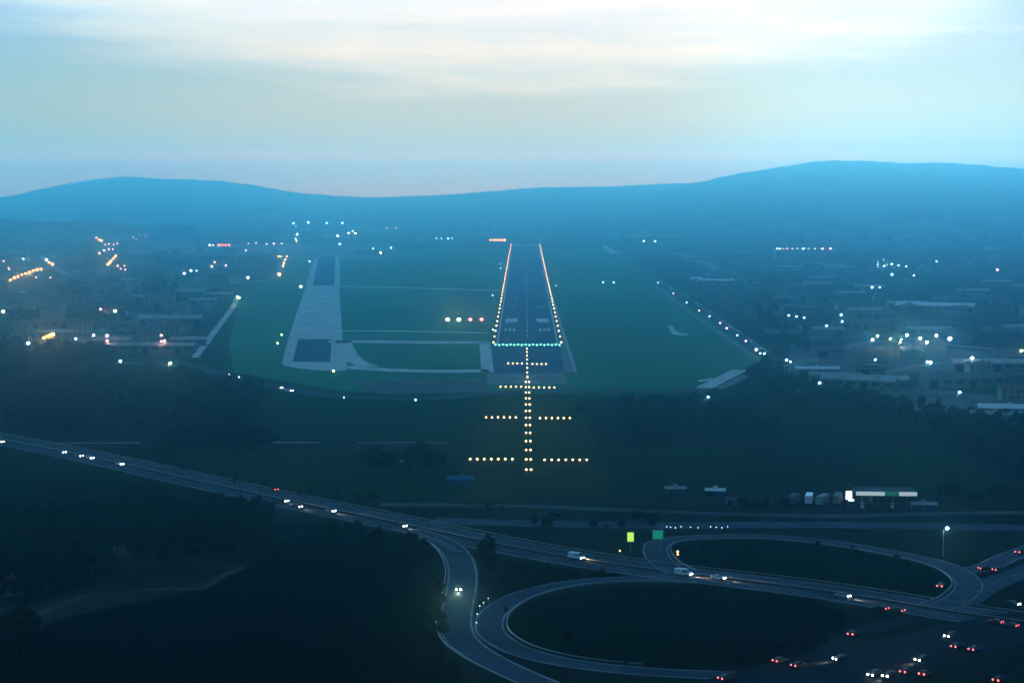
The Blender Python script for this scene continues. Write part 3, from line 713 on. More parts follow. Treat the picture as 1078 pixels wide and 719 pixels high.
def hangar():
    root = empty('hangar', P(179, 252), 0); tag(root, 'big dark blue hangar with a flat top beside the apron at left', 'hangar')
    w, d, h = 102, 70, 27
    mb = MB(); mb.box(-w / 2, w / 2, 0, d, 0, h); mb.build('wall', M['hangar_blue'], root)
    mb = MB(); mb.grid([[(-w / 2 - .6 + (w + 1.2) * i / 12, y, h + .05 + 3.0 * (1 - ((i - 6) / 6) ** 2)) for i in range(13)] for y in (-.6, d + .6)])
    mb.face([(-w / 2 - .6 + (w + 1.2) * i / 12, -.6, h + .05 + 3.0 * (1 - ((i - 6) / 6) ** 2)) for i in range(13)]); mb.build('roof', M['hangar_blue'], root)
    for k in range(6):
        mb = MB(); x = -w / 2 + 4 + k * (w - 8) / 6; mb.box(x + .3, x + (w - 8) / 6 - .3, -.5 - .2 * (k % 2), -.02, .1, 20); mb.build('door', M['hangar_blue'], root)
hangar()
for a in [
    ('flat', (46, 30, 24), 'roof_grey', 'wall_blue', 294, 251, 0, 'square blue terminal block left of the apron masts'),
    ('flat', (40, 24, 16), 'roof_grey', 'wall_grey', 332, 252, 0, 'grey terminal wing under the apron masts'),
    ('flat', (60, 26, 11), 'roof_pale', 'wall_grey', 352, 256, 0, 'low pale terminal hall behind the apron'),
    ('flat', (36, 20, 12), 'roof_pale', 'plaster', 142, 254, 0, 'small pale annexe at the hangar side'),
    ('shed', (52, 26, 8), 'roof_pale', 'wall_grey', 235, 266, .1, 'pale hall beside the airport front road'),
    ('shed', (60, 24, 8), 'roof_grey', 'wall_grey', 262, 276, .06, 'long grey hall below the terminal road'),
    ('shed', (70, 22, 7), 'roof_pale', 'wall_grey', 396, 268, 0, 'long pale hall at the apron end'),
]: building(*a)
def lit_hall():
    root = empty('long_hall', P(847, 273), 0); tag(root, 'long pale hall with a row of lights along its roof edge', 'hall')
    w, d, h = 92, 30, 15
    mb = MB(); mb.box(-w / 2, w / 2, 0, d, 0, h); mb.build('wall', M['wall_grey'], root)
    mb = MB(); mb.box(-w / 2 - 1, w / 2 + 1, -1, d + 1, h + .02, h + 1.2); mb.build('roof', M['roof_pale'], root)
    for k in range(12):
        mb = MB(); x = -w / 2 + 3 + k * (w - 6) / 12; mb.box(x, x + 4.5, -.15, -.02, 3, 9); mb.build('window', M['glass'], root)
    for k, x in enumerate((-44, -40, -34, -28, -20, -12, -4, -2, 6, 16, 27, 29, 40, 42)):
        mb = MB(); mb.ball((x, -1.5, h + 2), .9, 0); c = 'pink' if x > 20 else ('dimpink' if -36 < x < -15 else ('cool' if x in (-44, -40, -2) else 'dim'))
        o = mb.build('roof_edge_lamp', M['lamp_' + c], root)
        mb = MB(); mb.tube((x, -1.05, h + 1.1), (x, -1.4, h + 1.6), .15, .15); mb.build('bracket', M['steel'], o)
lit_hall()
def tower_block():
    b = building('flat', (22, 16, 17), 'roof_grey', 'wall_grey', 926.5, 283, 0, 'grey block with a few lit windows among the distant works')
    for k, (x, z) in enumerate(((-6, 2), (2, 2), (-6, 9), (7, 5), (2, 12))):
        mb = MB(); mb.box(x, x + 2.4, -8.2, -8.07, z, z + 2.2); mb.build('lit_window', M['warm_win' if k % 2 else 'cool_win'], b)
tower_block()
# pale roofs that stand out
for (x, y, w, d, rot, roof, lab) in [
    (755, 300.5, 44, 14, -.45, 'roof_white', 'white roofed hall just right of the airfield corner'),
    (733, 298.5, 14, 12, 0, 'roof_white', 'small white roofed hut by the airfield corner'),
    (985, 328, 72, 20, -.35, 'roof_white', 'longest white roof among the distant works'),
    (952, 325, 34, 12, 0, 'roof_pale', 'short pale roof beside the longest white one'),
    (860, 398, 26, 8, 0, 'roof_white', 'white roofed strip shed by the small cool lamp'),
    (905, 410, 44, 9, -.5, 'roof_pale', 'pale slanting roof below the near works'),
    (880, 405, 30, 9, -.3, 'roof_pale', 'pale roof joined to the slanting one'),
    (1062, 441, 30, 12, -.2, 'roof_white', 'white roof at the right wood edge'),
    (1048, 448, 24, 9, -.2, 'roof_pale', 'pale roof below the white one at the wood edge'),
    (1040, 391, 46, 16, 0, 'roof_pale', 'pale hall at the far right yard'),
    (180, 342, 52, 18, .1, 'roof_pale', 'pale hall in the left works yard'),
    (160, 372, 60, 12, 0, 'roof_pale', 'long pale low roof above the dark wood'),
    (60, 345, 40, 18, 0, 'roof_grey', 'grey hall behind the short lamp streak'),
    (135, 355, 34, 14, .1, 'roof_grey', 'grey hall between the works entrances'),
    (30, 329, 50, 20, 0, 'roof_grey', 'long grey hall by the far left road'),
    (200, 312, 30, 14, 0, 'roof_pale', 'small pale hall left of the straight lit road'),
]: building('shed', (w, d, 6), roof, 'wall_grey', x, y, rot, lab)
# fill of the two built-up areas
rnd = random.Random(11)
def inside(x, y, poly):
    c = False; j = len(poly) - 1
    for i in range(len(poly)):
        if (poly[i][1] > y) != (poly[j][1] > y) and x < (poly[j][0] - poly[i][0]) * (y - poly[i][1]) / (poly[j][1] - poly[i][1]) + poly[i][0]: c = not c
        j = i
    return c
used = []
def scatter(poly, count, y0, y1, x0, x1, mind, shapes, grp, detail=False, ypow=1.0):
    done = tries = 0
    while done < count and tries < count * 60:
        tries += 1
        x = rnd.uniform(x0, x1); y = y0 + (y1 - y0) * rnd.random() ** ypow
        if not inside(x, y, poly): continue
        p = P(x, y)
        if any((p.x - q.x) ** 2 + (p.y - q.y) ** 2 < mind * mind for q in used): continue
        used.append(p); shape, dims, roof, wall, lab = rnd.choice(shapes)
        building(shape, dims, roof, wall, x, y, rnd.choice((0, .12, -.2, .3, 1.57, 1.45)), lab, grp, detail=detail)
        done += 1
TOWN = [('house', (12, 9, 6), 'tile', 'plaster', 'small tiled house in the town left of the airport'), ('house', (15, 11, 9), 'tile', 'plaster', 'three storey tiled house in the town left of the airport'),
        ('flat', (20, 13, 12), 'roof_grey', 'plaster', 'flat roofed apartment block in the town left of the airport'), ('shed', (26, 12, 5), 'roof_pale', 'wall_grey', 'pale roofed workshop in the town left of the airport'),
        ('shed', (32, 14, 5), 'roof_grey', 'wall_grey', 'grey roofed workshop in the town left of the airport')]
scatter([(0, 240), (125, 243), (300, 268), (290, 285), (245, 310), (200, 366), (-5, 372)], 120, 241, 372, -5, 300, 40, TOWN, 'buildings of the town left of the airport', ypow=1.4)
WORKS = [('shed', (34, 14, 5), 'roof_pale', 'wall_grey', 'pale roofed hall among the works right of the airfield'), ('shed', (46, 18, 6), 'roof_grey', 'wall_grey', 'long grey hall among the works right of the airfield'),
         ('shed', (22, 10, 4.5), 'roof_grey', 'wall_grey', 'short grey shed among the works right of the airfield'), ('flat', (20, 14, 7), 'roof_grey', 'wall_grey', 'flat roofed block among the works right of the airfield'),
         ('shed', (52, 18, 6), 'roof_grey', 'wall_blue', 'long blue sided hall among the works right of the airfield'), ('house', (14, 10, 6), 'tile', 'plaster', 'tiled house among the works right of the airfield')]
scatter([(700, 258), (1085, 262), (1085, 425), (1000, 418), (840, 408), (838, 378), (790, 335), (735, 298), (765, 288)], 120, 258, 425, 700, 1085, 46, WORKS, 'halls of the works right of the airfield', ypow=1.2)
FAR = [('house', (14, 10, 7), 'tile', 'plaster', 'tiny house in the haze beyond the runway end'), ('flat', (26, 16, 14), 'roof_grey', 'plaster', 'tiny apartment block in the haze beyond the runway end'), ('shed', (50, 22, 8), 'roof_pale', 'wall_grey', 'tiny hall in the haze beyond the runway end')]
scatter([(400, 236), (1085, 232), (1085, 258), (700, 256), (400, 256)], 90, 232, 258, 400, 1085, 70, FAR, 'buildings in the haze beyond the runway end')

def fuel_station():
    C = P(931, 534); root = empty('fuel_station', (C.x, C.y, .03), R(-4)); tag(root, 'fuel station with a lit white and green canopy edge', 'fuel station')
    w, d, h = 21.6, 12, 5.2
    mb = MB(); mb.box(-w / 2, w / 2, -d / 2, d / 2, h, h + 1.35); mb.build('canopy', M['roof_grey'], root)
    for a, b, m in ((0, .47, 'fascia'), (.475, .70, 'fascia_green'), (.705, 1, 'fascia')):
        mb = MB(); mb.box(-w / 2 + w * a, -w / 2 + w * b, -d / 2 - .12, -d / 2 - .01, h - .02, h + 1.4); mb.build('fascia', M[m], root)
    for x in (-8, -2.7, 2.7, 8):
        mb = MB(); mb.box(x - .25, x + .25, -.25, .25, 0, h); mb.build('column', M['wall_grey'], root)
        if x in (-8, 2.7):
            p = MB(); p.box(x - .5, x + .5, -1.9, -1.3, 0, 1.9); pp = p.build('fuel_pump', M['white'], root)
            q = MB(); q.box(x - .35, x + .35, -1.94, -1.905, 1.1, 1.6); q.build('screen', M['glass'], pp)
    mb = MB(); mb.box(-4, 7, d / 2 + 1, d / 2 + 7, 0, 3.6); k = mb.build('shop', M['wall_grey'], root)
    for i in range(4):
        q = MB(); q.box(-3.4 + i * 2.6, -1.2 + i * 2.6, d / 2 + .9, d / 2 + .98, .6, 2.8); q.build('window', M['glass'], k)
    # totem
    t = P(893.5, 533); root = empty('price_totem', t, 0); tag(root, 'bright white lit totem left of the fuel station canopy', 'sign')
    mb = MB(); mb.box(-.9, .9, -.2, .2, 0, 2.6); mb.build('plinth', M['dark_metal'], root)
    mb = MB(); mb.box(-1.1, 1.1, -.3, .3, 2.61, 5.6, 0, .05); mb.build('lit_panel', M['totem'], root)
    mb = MB(); mb.box(-.1, 1.8, -.25, .25, 2.0, 2.6); mb.build('lit_strip', M['totem'], root)
fuel_station()
sheet('forecourt', [[(826, 540), (990, 539), (975, 529), (880, 528), (836, 530)]], .03, M['asphalt_dark'])
def lorry(px, py, rz, label, boxm, cabm):
    root = empty('lorry', P(px, py), rz); tag(root, label, 'lorry', 'lorries parked by the fuel station')
    mb = MB(); mb.box(-6, 3.2, -1.25, 1.25, 1.1, 3.9, 0, .03); mb.build('cargo_box', M[boxm], root)
    mb = MB(); mb.box(3.5, 5.6, -1.2, 1.2, .6, 3.0, 0, .12); c = mb.build('cab', M[cabm], root)
    mb = MB(); mb.box(5.5, 5.63, -1.0, 1.0, 1.8, 2.7); mb.build('windscreen', M['glass'], c)
    mb = MB(); mb.box(-5.8, 5.2, -.5, .5, .7, 1.09); mb.build('chassis', M['dark_metal'], root)
    for x in (-4.6, -3.4, 4.4):
        for s in (-1, 1):
            mb = MB(); mb.tube((x, s * .95, .5), (x, s * 1.25, .5), .5, .5, 0, 12); mb.build('wheel', M['rubber'], root)
for a in ((836, 531, 1.2, 'grey lorry parked farthest from the fuel station', 'wall_grey', 'car_blue'), (852, 530.5, 1.35, 'white lorry in the middle of the parked row', 'white', 'car_grey'), (867, 531.5, 1.1, 'pale lorry parked beside the yellowish one', 'roof_pale', 'car_red'), (882, 530, 1.3, 'yellowish lorry parked next to the lit totem', 'plaster', 'car_white')): lorry(*a)
building('shed', (7.5, 4, 2), 'roof_pale', 'wall_blue', 711, 519, 0, 'small pale roofed farm shed left of its neighbour in the field')
building('shed', (7, 4, 2), 'roof_white', 'wall_blue', 753, 521, -.1, 'small pale roofed farm shed right of its neighbour in the field')
building('shed', (5, 4, 2.2), 'roof_grey', 'wall_grey', 772, 531, 0, 'grey hut at the field corner beside the country road')
building('shed', (10, 6, 2.6), 'roof_blue', 'wall_blue', 485, 510, 0, 'blue roofed shed in the field below the approach lights', lit='wall_blue')
building('shed', (6.5, 3, 1.4), 'roof_pale', 'wall_blue', 416, 489, 0, 'pale greenhouse between two dark tree clumps')
building('shed', (9, 4, 2.4), 'roof_pale', 'wall_blue', 972, 537, -.1, 'white topped kiosk row right of the fuel station')
building('house', (3.6, 3, 1.5), 'roof_grey', 'wall_grey', 127, 582, 0, 'lonely small hut in the dark foreground fields')
building('house', (9, 6, 3.5), 'tile', 'wall_grey', 6, 626, .3, 'farmhouse beside the track at the left edge')

# ------------------------------------------------------------------ signs
def sign(px, py, w, h, z, m, label, posts=2, lamps=None):
    p = P(px, py, z + h / 2); root = empty('road_sign', (p.x, p.y, 0), 0); tag(root, label, 'road sign')
    mb = MB(); mb.box(-w / 2, w / 2, -.12, .0, z, z + h, 0, .02); a = mb.build('panel', M[m], root)
    mb = MB(); e = .14
    for b in ((-w / 2 - e, w / 2 + e, z - e, z - .005), (-w / 2 - e, w / 2 + e, z + h + .005, z + h + e), (-w / 2 - e, -w / 2 - .005, z - .003, z + h + .003), (w / 2 + .005, w / 2 + e, z - .003, z + h + .003)): mb.box(b[0], b[1], -.14, .02, b[2], b[3])
    mb.build('border', M['steel'], a)
    for k in range(posts):
        x = 0 if posts == 1 else -w * .35 + k * w * .7
        mb = MB(); mb.tube((x, .15, 0), (x, .15, z + h * .8), .11, .11); mb.build('post', M['steel'], root)
sign(663.8, 565, 2.0, 2.9, 3.4, 'yellow_sign', 'yellow green lit sign left of the green one above the motorway', 1)
sign(692.5, 562.5, 3.2, 2.7, 4.0, 'green_sign', 'green direction sign on posts at the loop mouth')
lamp('bollard_lamp', 652.5, 579.5, 'amber', 1.2, .22, 'small amber bollard lamp beside the motorway below the lit sign', 'bollard lamp', None)
lamp('bollard_lamp', 713.5, 580.5, 'amber', 1.6, .34, 'amber bollard lamp inside the mouth of the right loop', 'bollard lamp', None)
lamp('bollard_lamp', 713.5, 583.2, 'amber', .9, .28, 'lower amber bollard lamp inside the mouth of the right loop', 'bollard lamp', None)
for k, x in enumerate((702, 706, 711, 717, 727, 735, 748, 754, 760, 766)):
    lamp('delineator_post', x, 554.2 + .5 * (k % 3), 'dim', 1.0, .16, f"white marker post beside the country road, {nth(k + 1)} from the left", 'marker post', 'marker posts beside the country road')
for k, (x, y) in enumerate(((501.5, 655), (502.5, 646), (505, 637.5), (509, 634), (514, 629.5))):
    lamp('delineator_post', x, y, 'dim', .9, .15, f"white marker post on the outer edge of the loop, {nth(k + 1)} from the bottom", 'marker post', 'marker posts at the loop edge')
# guard rails
def rail(line, off, label, z=.06, step=4):
    root = empty('guard_rail', (0, 0, 0)); tag(root, label, 'guard rail')
    s = sides(line); mb = MB()
    mb.grid([[p + n * (off + a) + Vector((0, 0, b)) for a, b in ((-.06, .5), (.04, .58), (-.02, .66), (.04, .74), (-.06, .82))] for p, d, n in s]); mb.build('beam', M['steel'], root)
    pm = MB()
    for i in range(0, len(s), 1):
        p = s[i][0] + s[i][2] * (off + .12); pm.box(p.x - .06, p.x + .06, p.y - .06, p.y + .06, 0, .78)
    kind(pm.build('posts', M['steel'], root), 'stuff')
rail(main, 10.6, 'steel guard rail along the upper side of the motorway')
rail(main, -.0, 'steel guard rail on the motorway median')
rail(branch, -5.2, 'steel guard rail on the left bank of the slip road')
rail(loopA[:int(len(loopA) * .74)], 4.7, 'steel guard rail round the inside of the front loop')
rail(loopB, -4.9, 'steel guard rail round the inside of the right loop')

# ------------------------------------------------------------------ trees
def crown_mb(mb, c, rx, rz, blobs, cards, size, rr, mi=0):
    for b in range(blobs):
        while True:
            v = Vector((rr.uniform(-1, 1), rr.uniform(-1, 1), rr.uniform(-1, 1)))
            if v.length < 1: break
        q = Vector((c[0] + v.x * rx * .8, c[1] + v.y * rx * .8, c[2] + v.z * rz * .85)); br = rr.uniform(.22, .42) * rx
        for k in range(cards):
            d = Vector((rr.gauss(0, 1), rr.gauss(0, 1), rr.gauss(0, 1))).normalized()
            p = q + d * br * rr.uniform(.6, 1.05)
            n = (d + Vector((rr.gauss(0, .5), rr.gauss(0, .5), rr.gauss(0, .5)))).normalized()
            u = n.orthogonal().normalized(); w = n.cross(u); a = rr.uniform(0, 6.28); s = size * rr.uniform(.6, 1.2)
            u, w = (u * math.cos(a) + w * math.sin(a)) * s, (w * math.cos(a) - u * math.sin(a)) * s * .7
            mb.face([p - u, p - w * .9, p + u, p + w], mi)
TREE = []
def make_tree(h, rx, leaf, seed):
    rr = random.Random(seed); root = empty('tree', (0, 0, -200))
    t = MB(); t.tube((0, 0, 0), (rr.uniform(-.2, .2), 0, h * .45), .28, .18)
    for k in range(5):
        a = k * 1.26 + rr.random(); t.tube((0, 0, h * (.28 + .03 * k)), (math.cos(a) * rx * .55, math.sin(a) * rx * .55, h * (.5 + .06 * k)), .12, .04, 0, 5)
    c = MB(); crown_mb(c, (0, 0, h * .6), rx, h * .40, 34, 26, .55, rr)
    tm, cm = t.mesh('trunk', M['bark']), c.mesh('crown', M[leaf]); return tm, cm
for sd, (h, rx, leaf) in enumerate(((8, 3.4, 'leaf1'), (9.5, 3.6, 'leaf1'), (7, 3.8, 'leaf2'), (12.5, 3.4, 'leaf1'), (6, 2.8, 'leaf2'))):
    rr = random.Random(sd); t = MB(); t.tube((0, 0, 0), (rr.uniform(-.2, .2), 0, h * .45), .28, .18)
    for k in range(5):
        a = k * 1.26 + rr.random(); t.tube((0, 0, h * (.28 + .03 * k)), (math.cos(a) * rx * .55, math.sin(a) * rx * .55, h * (.5 + .06 * k)), .12, .04, 0, 5)
    c = MB(); crown_mb(c, (0, 0, h * .58), rx, h * .42, 34, 26, .6, rr)
    TREE.append((t.mesh('trunk', M['bark']), c.mesh('crown', M[leaf])))
def tree(p, v, sc, label, group=None):
    o = link('tree', TREE[v][0]); o.location = p; o.scale = (sc, sc, sc * rnd.uniform(.9, 1.15)); o.rotation_euler = (0, 0, rnd.uniform(0, 6.28))
    link('crown', TREE[v][1], o); return tag(o, label, 'tree', group)
tree(P(511, 607), 3, 1.02, 'tall dark tree standing alone between slip road and motorway')
tree(P(518, 607), 1, .75, 'shorter tree leaning on the tall lone one by the motorway')
for x, y, v, s in ((390, 497, 0, 1.1), (399, 499, 1, 1.15), (409, 497, 0, 1.0), (384, 493, 4, 1.2), (414, 494, 2, .9)):
    tree(P(x, y), v, s, 'dark tree in the clump left of the greenhouse', 'trees left of the greenhouse')
for x, y, v, s in ((434, 496, 0, 1.15), (444, 498, 1, 1.25), (453, 497, 0, 1.1), (430, 491, 4, 1.1), (461, 496, 2, 1.0)):
    tree(P(x, y), v, s, 'dark tree in the clump right of the greenhouse', 'trees right of the greenhouse')
def along(pts, n, jit, label, group, v=(0, 1, 2, 4), sc=(.6, 1.1)):
    ln = px_line(pts, 6); L = len(ln) - 1
    for k in range(n):
        f = (k + rnd.random() * .7) / n * L; i = min(int(f), L - 1); p = ln[i].lerp(ln[i + 1], f - i)
        p = p + Vector((rnd.uniform(-jit, jit), rnd.uniform(-jit, jit), 0)); p.z = 0
        tree(p, rnd.choice(v), rnd.uniform(*sc), label, group)
along([(428, 578), (444, 592), (452, 620), (450, 655), (456, 690), (480, 722)], 20, 3.5, 'tree in the dark hedge left of the slip road', 'hedge trees left of the slip road', sc=(.45, .75))
along([(280, 560), (340, 566), (390, 574), (425, 584)], 18, 4, 'tree in the dark belt below the motorway', 'belt trees below the motorway', sc=(.5, .8))
along([(330, 520), (365, 526), (392, 531)], 8, 3, 'tree on the upper verge of the motorway', 'verge trees above the motorway', sc=(.35, .55))
along([(640, 440), (720, 447), (800, 452)], 22, 18, 'tree in the row beyond the right field', 'row trees beyond the right field', sc=(.4, .7))
along([(560, 552), (640, 560), (690, 545)], 7, 5, 'scrubby tree between country road and motorway', 'scrub trees by the country road', sc=(.35, .6))
along([(845, 645), (865, 655), (880, 650)], 9, 4, 'tree in the dark clump at the loop end', 'clump trees at the loop end', sc=(.3, .55))
along([(1000, 525), (1040, 530), (1078, 528)], 10, 5, 'tree in the row right of the fuel station', 'row trees right of the fuel station', sc=(.5, .8))
along([(770, 534), (800, 536), (825, 534)], 6, 3, 'low tree left of the parked lorries', 'low trees left of the lorries', sc=(.4, .6))
def bushes(pts, n, jit, label, group):
    k0 = set(COL.objects); along(pts, n, jit, label, group, v=(2, 4), sc=(.16, .36))
    for o in set(COL.objects) - k0:
        if o.get('category'): o.name = 'bush'; o['category'] = 'bush'
bushes([(545, 648), (570, 668), (620, 690), (700, 699), (800, 694), (870, 668)], 26, 5, 'small dark bush along the inner rim of the front loop', 'bushes inside the front loop')
bushes([(720, 592), (760, 578), (830, 574), (900, 582), (970, 600)], 18, 4, 'small dark bush along the inner rim of the right loop', 'bushes inside the right loop')
bushes([(530, 596), (600, 605), (660, 607)], 8, 2.5, 'small dark bush between motorway and front loop', 'bushes between motorway and loop')
bushes([(495, 530), (560, 541), (640, 545), (700, 545)], 14, 5, 'small dark bush below the pale country road', 'bushes by the country road')
bushes([(150, 484), (230, 502), (300, 519), (345, 527)], 16, 3, 'small dark bush on the far verge of the motorway', 'bushes on the far motorway verge')
def wood(areas, per, label, size=1.5, hh=(6, 10)):
    rr = random.Random(len(areas) * 31 + per); mb = MB()
    for poly in areas:
        xs = [p[0] for p in poly]; ys = [p[1] for p in poly]; n = 0
        while n < per:
            x, y = rr.uniform(min(xs), max(xs)), rr.uniform(min(ys), max(ys))
            if not inside(x, y, poly): continue
            n += 1; p = P(x, y); h = rr.uniform(*hh)
            mb.tube((p.x, p.y, 0), (p.x, p.y, h * .5), .25, .15, 1, 4)
            crown_mb(mb, (p.x, p.y, h * .58), h * .42, h * .42, 9, 9, size, rr, 0)
    o = kind(mb.build('woodland', [M['leaf1'], M['bark']]), 'stuff'); o['label'] = label; return o
wood([[(-10, 384), (110, 384), (240, 402), (280, 416), (268, 455), (180, 464), (-10, 455)], [(150, 468), (300, 470), (240, 476), (160, 476)]], 330, 'dark wood below the town left of the taxiway')
wood([[(650, 424), (790, 424), (812, 460), (650, 462)], [(940, 440), (1085, 455), (1085, 505), (1020, 470)]], 130, 'dark woods right of the approach lights', 1.5, (4, 6.5))
wood([[(806, 382), (850, 412), (1000, 440), (1085, 452), (1010, 455), (830, 432), (786, 400)]], 150, 'dark belt of trees below the works')
wood([[(-10, 366), (60, 368), (120, 375), (115, 382), (-10, 382)], [(10, 334), (150, 336), (140, 340), (10, 340)], [(60, 300), (240, 296), (240, 306), (60, 316)], [(800, 312), (850, 340), (850, 372), (828, 366), (775, 318)]], 110, 'dark tree belts through the town', 2.2)
wood([[(-10, 548), (160, 545), (275, 540), (290, 558), (280, 585), (150, 600), (105, 575), (-10, 570)]], 240, 'dark copse in the foreground fields', 1.0)
wood([[(420, 238), (800, 236), (800, 247), (420, 247)], [(800, 236), (1085, 234), (1085, 256), (800, 256)]], 160, 'far tree belts in the haze', 3.5, (9, 16))
wood([[(-10, 610), (50, 600), (110, 605), (60, 622), (-10, 640)], [(-10, 690), (25, 668), (40, 672), (-10, 712)]], 50, 'dark thicket beside the farm track', .9)

# ------------------------------------------------------------------ air
hz = MB(); hz.box(-6700, 6700, -800, 9900, -1.0, 232.0)
hm_ = bpy.data.materials.new('haze_air'); hm_.use_nodes = True; nt = hm_.node_tree; nt.nodes.clear()
out = nt.nodes.new("ShaderNodeOutputMaterial"); pv = nt.nodes.new("ShaderNodeVolumePrincipled")
pv.inputs["Color"].default_value = (.22, .77, .99, 1); pv.inputs["Density"].default_value = 3.2e-4; pv.inputs["Anisotropy"].default_value = .96
pv.inputs["Density Attribute"].default_value = ""
nt.links.new(pv.outputs[0], out.inputs["Volume"])
ho = kind(hz.build('haze', hm_), 'stuff'); ho['label'] = 'blue evening haze over the valley'

# ------------------------------------------------------------------ sky and sun
SUN_EL, SUN_AZ = R(4), R(12)     # low ahead, a little right of the runway
w = bpy.data.worlds.new("World"); S.world = w; w.use_nodes = True; nt = w.node_tree; N = nt.nodes; L = nt.links
bg = N["Background"]
def math_(op, a, b=None, c=None, clamp=False):
    n = N.new("ShaderNodeMath"); n.operation = op; n.use_clamp = clamp
    for i, v in enumerate((a, b, c)):
        if v is None: continue
        if isinstance(v, (int, float)): n.inputs[i].default_value = v
        else: L.new(v, n.inputs[i])
    return n.outputs[0]
def mix(fac, a, b, blend='MIX'):
    n = N.new("ShaderNodeMix"); n.data_type = 'RGBA'; n.blend_type = blend
    for k, v in (("Factor", fac), ("A", a), ("B", b)):
        if isinstance(v, tuple): n.inputs[k].default_value = (*v, 1)
        elif isinstance(v, (int, float)): n.inputs[k].default_value = v
        else: L.new(v, n.inputs[k])
    return n.outputs["Result"]
def ramp(fac, stops):
    r = N.new("ShaderNodeValToRGB"); el = r.color_ramp.elements
    while len(el) < len(stops): el.new(.5)
    for e, (p, c) in zip(el, stops): e.position = p; e.color = (*c, 1)
    L.new(fac, r.inputs["Fac"]); return r.outputs["Color"]
tc = N.new("ShaderNodeTexCoord"); sx = N.new("ShaderNodeSeparateXYZ"); L.new(tc.outputs["Generated"], sx.inputs[0])
X, Y, Z = sx.outputs
az = math_('ARCTAN2', X, Y)
el_ = math_('ARCSINE', Z)
def cloud_noise(sa, se, seed, detail=6, rough=.55):
    cb = N.new("ShaderNodeCombineXYZ"); L.new(math_('MULTIPLY', az, sa), cb.inputs[0]); L.new(math_('MULTIPLY', el_, se), cb.inputs[1]); cb.inputs[2].default_value = seed
    n = N.new("ShaderNodeTexNoise"); n.inputs["Scale"].default_value = 1; n.inputs["Detail"].default_value = detail; n.inputs["Roughness"].default_value = rough
    L.new(cb.outputs[0], n.inputs["Vector"]); return n.outputs["Fac"]
n1 = cloud_noise(5, 60, 1.3); n2 = cloud_noise(11, 95, 4.1)
# sky colour by height; bright cyan band added above the view to light haze
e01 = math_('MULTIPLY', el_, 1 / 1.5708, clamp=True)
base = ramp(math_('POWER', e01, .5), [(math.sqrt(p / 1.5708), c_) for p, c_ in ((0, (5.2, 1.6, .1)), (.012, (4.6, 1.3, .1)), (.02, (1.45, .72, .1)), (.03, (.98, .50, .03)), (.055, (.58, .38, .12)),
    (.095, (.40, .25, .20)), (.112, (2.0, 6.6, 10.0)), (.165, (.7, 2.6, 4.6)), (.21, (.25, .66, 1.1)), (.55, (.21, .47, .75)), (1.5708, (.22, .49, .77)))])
# cream cloud sheet above about three degrees
warp = math_('ADD', el_, math_('MULTIPLY', math_('SUBTRACT', n1, .5), .055))
warp = math_('ADD', warp, math_('MULTIPLY', math_('SUBTRACT', n2, .5), .02))
warp = math_('SUBTRACT', warp, math_('MULTIPLY', math_('POWER', math_('ABSOLUTE', math_('ADD', az, .0)), 2), .55))
mr = N.new("ShaderNodeMapRange"); mr.interpolation_type = 'SMOOTHSTEP'; mr.inputs[1].default_value = .036; mr.inputs[2].default_value = .066; L.new(warp, mr.inputs[0])
fall = N.new("ShaderNodeMapRange"); fall.interpolation_type = 'SMOOTHSTEP'; fall.inputs[1].default_value = .096; fall.inputs[2].default_value = .115; fall.inputs[3].default_value = 1; fall.inputs[4].default_value = 0; L.new(el_, fall.inputs[0])
cm = math_('MULTIPLY', mr.outputs[0], fall.outputs[0])
nr = N.new('ShaderNodeMapRange'); nr.inputs[1].default_value = .28; nr.inputs[2].default_value = .70; L.new(n2, nr.inputs[0])
ccol = mix(nr.outputs[0], (.80, .52, .24), (1.16, .66, .24))
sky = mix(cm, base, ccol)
# sky above the view brightened left and dimmed right, added to vary the haze
up = N.new("ShaderNodeMapRange"); up.interpolation_type = 'SMOOTHSTEP'; up.inputs[1].default_value = .094; up.inputs[2].default_value = .115; L.new(el_, up.inputs[0])
lr = N.new("ShaderNodeMapRange"); lr.interpolation_type = 'SMOOTHSTEP'; lr.inputs[1].default_value = -.45; lr.inputs[2].default_value = .45; L.new(az, lr.inputs[0])
sky = mix(up.outputs[0], sky, mix(1.0, sky, mix(lr.outputs[0], (1.5, 1.25, 1.05), (.45, .78, .98)), 'MULTIPLY'))
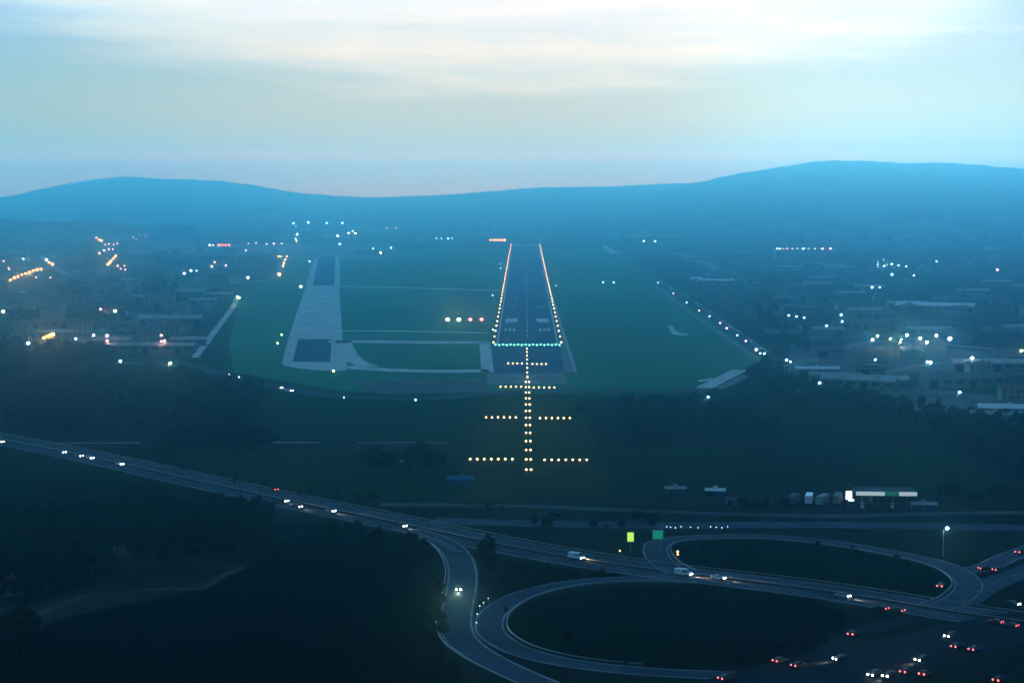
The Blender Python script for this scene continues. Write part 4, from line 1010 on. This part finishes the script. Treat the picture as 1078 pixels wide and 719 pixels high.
# the glow lies ahead: the sky behind is darker
fr = N.new("ShaderNodeMapRange"); fr.interpolation_type = 'SMOOTHSTEP'; fr.inputs[1].default_value = -.6; fr.inputs[2].default_value = .85; fr.inputs[3].default_value = .22; fr.inputs[4].default_value = 1.0; L.new(Y, fr.inputs[0])
cbf = N.new("ShaderNodeCombineColor")
for i in range(3): L.new(fr.outputs[0], cbf.inputs[i])
sky = mix(1.0, sky, cbf.outputs[0], 'MULTIPLY')
sd_ = N.new("ShaderNodeMapRange"); sd_.interpolation_type = 'SMOOTHSTEP'; sd_.inputs[1].default_value = .06; sd_.inputs[2].default_value = .30; L.new(math_('ABSOLUTE', az), sd_.inputs[0])
sky = mix(sd_.outputs[0], sky, mix(1.0, sky, (.66, .84, .92), 'MULTIPLY'))
nis = N.new("ShaderNodeTexSky"); nis.sky_type = 'NISHITA'; nis.sun_disc = False; nis.sun_elevation = SUN_EL; nis.sun_rotation = SUN_AZ
nb = N.new("ShaderNodeBackground"); nb.inputs["Strength"].default_value = .006; L.new(nis.outputs[0], nb.inputs["Color"])
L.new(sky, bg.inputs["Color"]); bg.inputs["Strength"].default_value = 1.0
ad = N.new("ShaderNodeAddShader"); L.new(bg.outputs[0], ad.inputs[0]); L.new(nb.outputs[0], ad.inputs[1])
L.new(ad.outputs[0], N["World Output"].inputs["Surface"])
sun = bpy.data.lights.new("sun", 'SUN'); sun.energy = .05; sun.angle = R(12); sun.color = (1, .85, .7)
so = bpy.data.objects.new("sun", sun); COL.objects.link(so)
sd = Vector((math.sin(SUN_AZ) * math.cos(SUN_EL), math.cos(SUN_AZ) * math.cos(SUN_EL), math.sin(SUN_EL)))
so.rotation_euler = sd.to_track_quat('Z', 'Y').to_euler(); so.location = (0, 0, 400)

# ------------------------------------------------------------------ render settings
S.render.engine = 'CYCLES'
c = S.cycles
c.use_denoising = True
try: c.denoiser = 'OPENIMAGEDENOISE'
except Exception: pass
c.max_bounces = 6; c.diffuse_bounces = 2; c.glossy_bounces = 2; c.volume_bounces = 3; c.transmission_bounces = 2
c.sample_clamp_indirect = 1.5
c.use_adaptive_sampling = False
S.view_settings.view_transform = 'Standard'; S.view_settings.look = 'None'
S.view_settings.exposure = 0.2; S.view_settings.gamma = 1.0; S.view_settings.use_curve_mapping = False
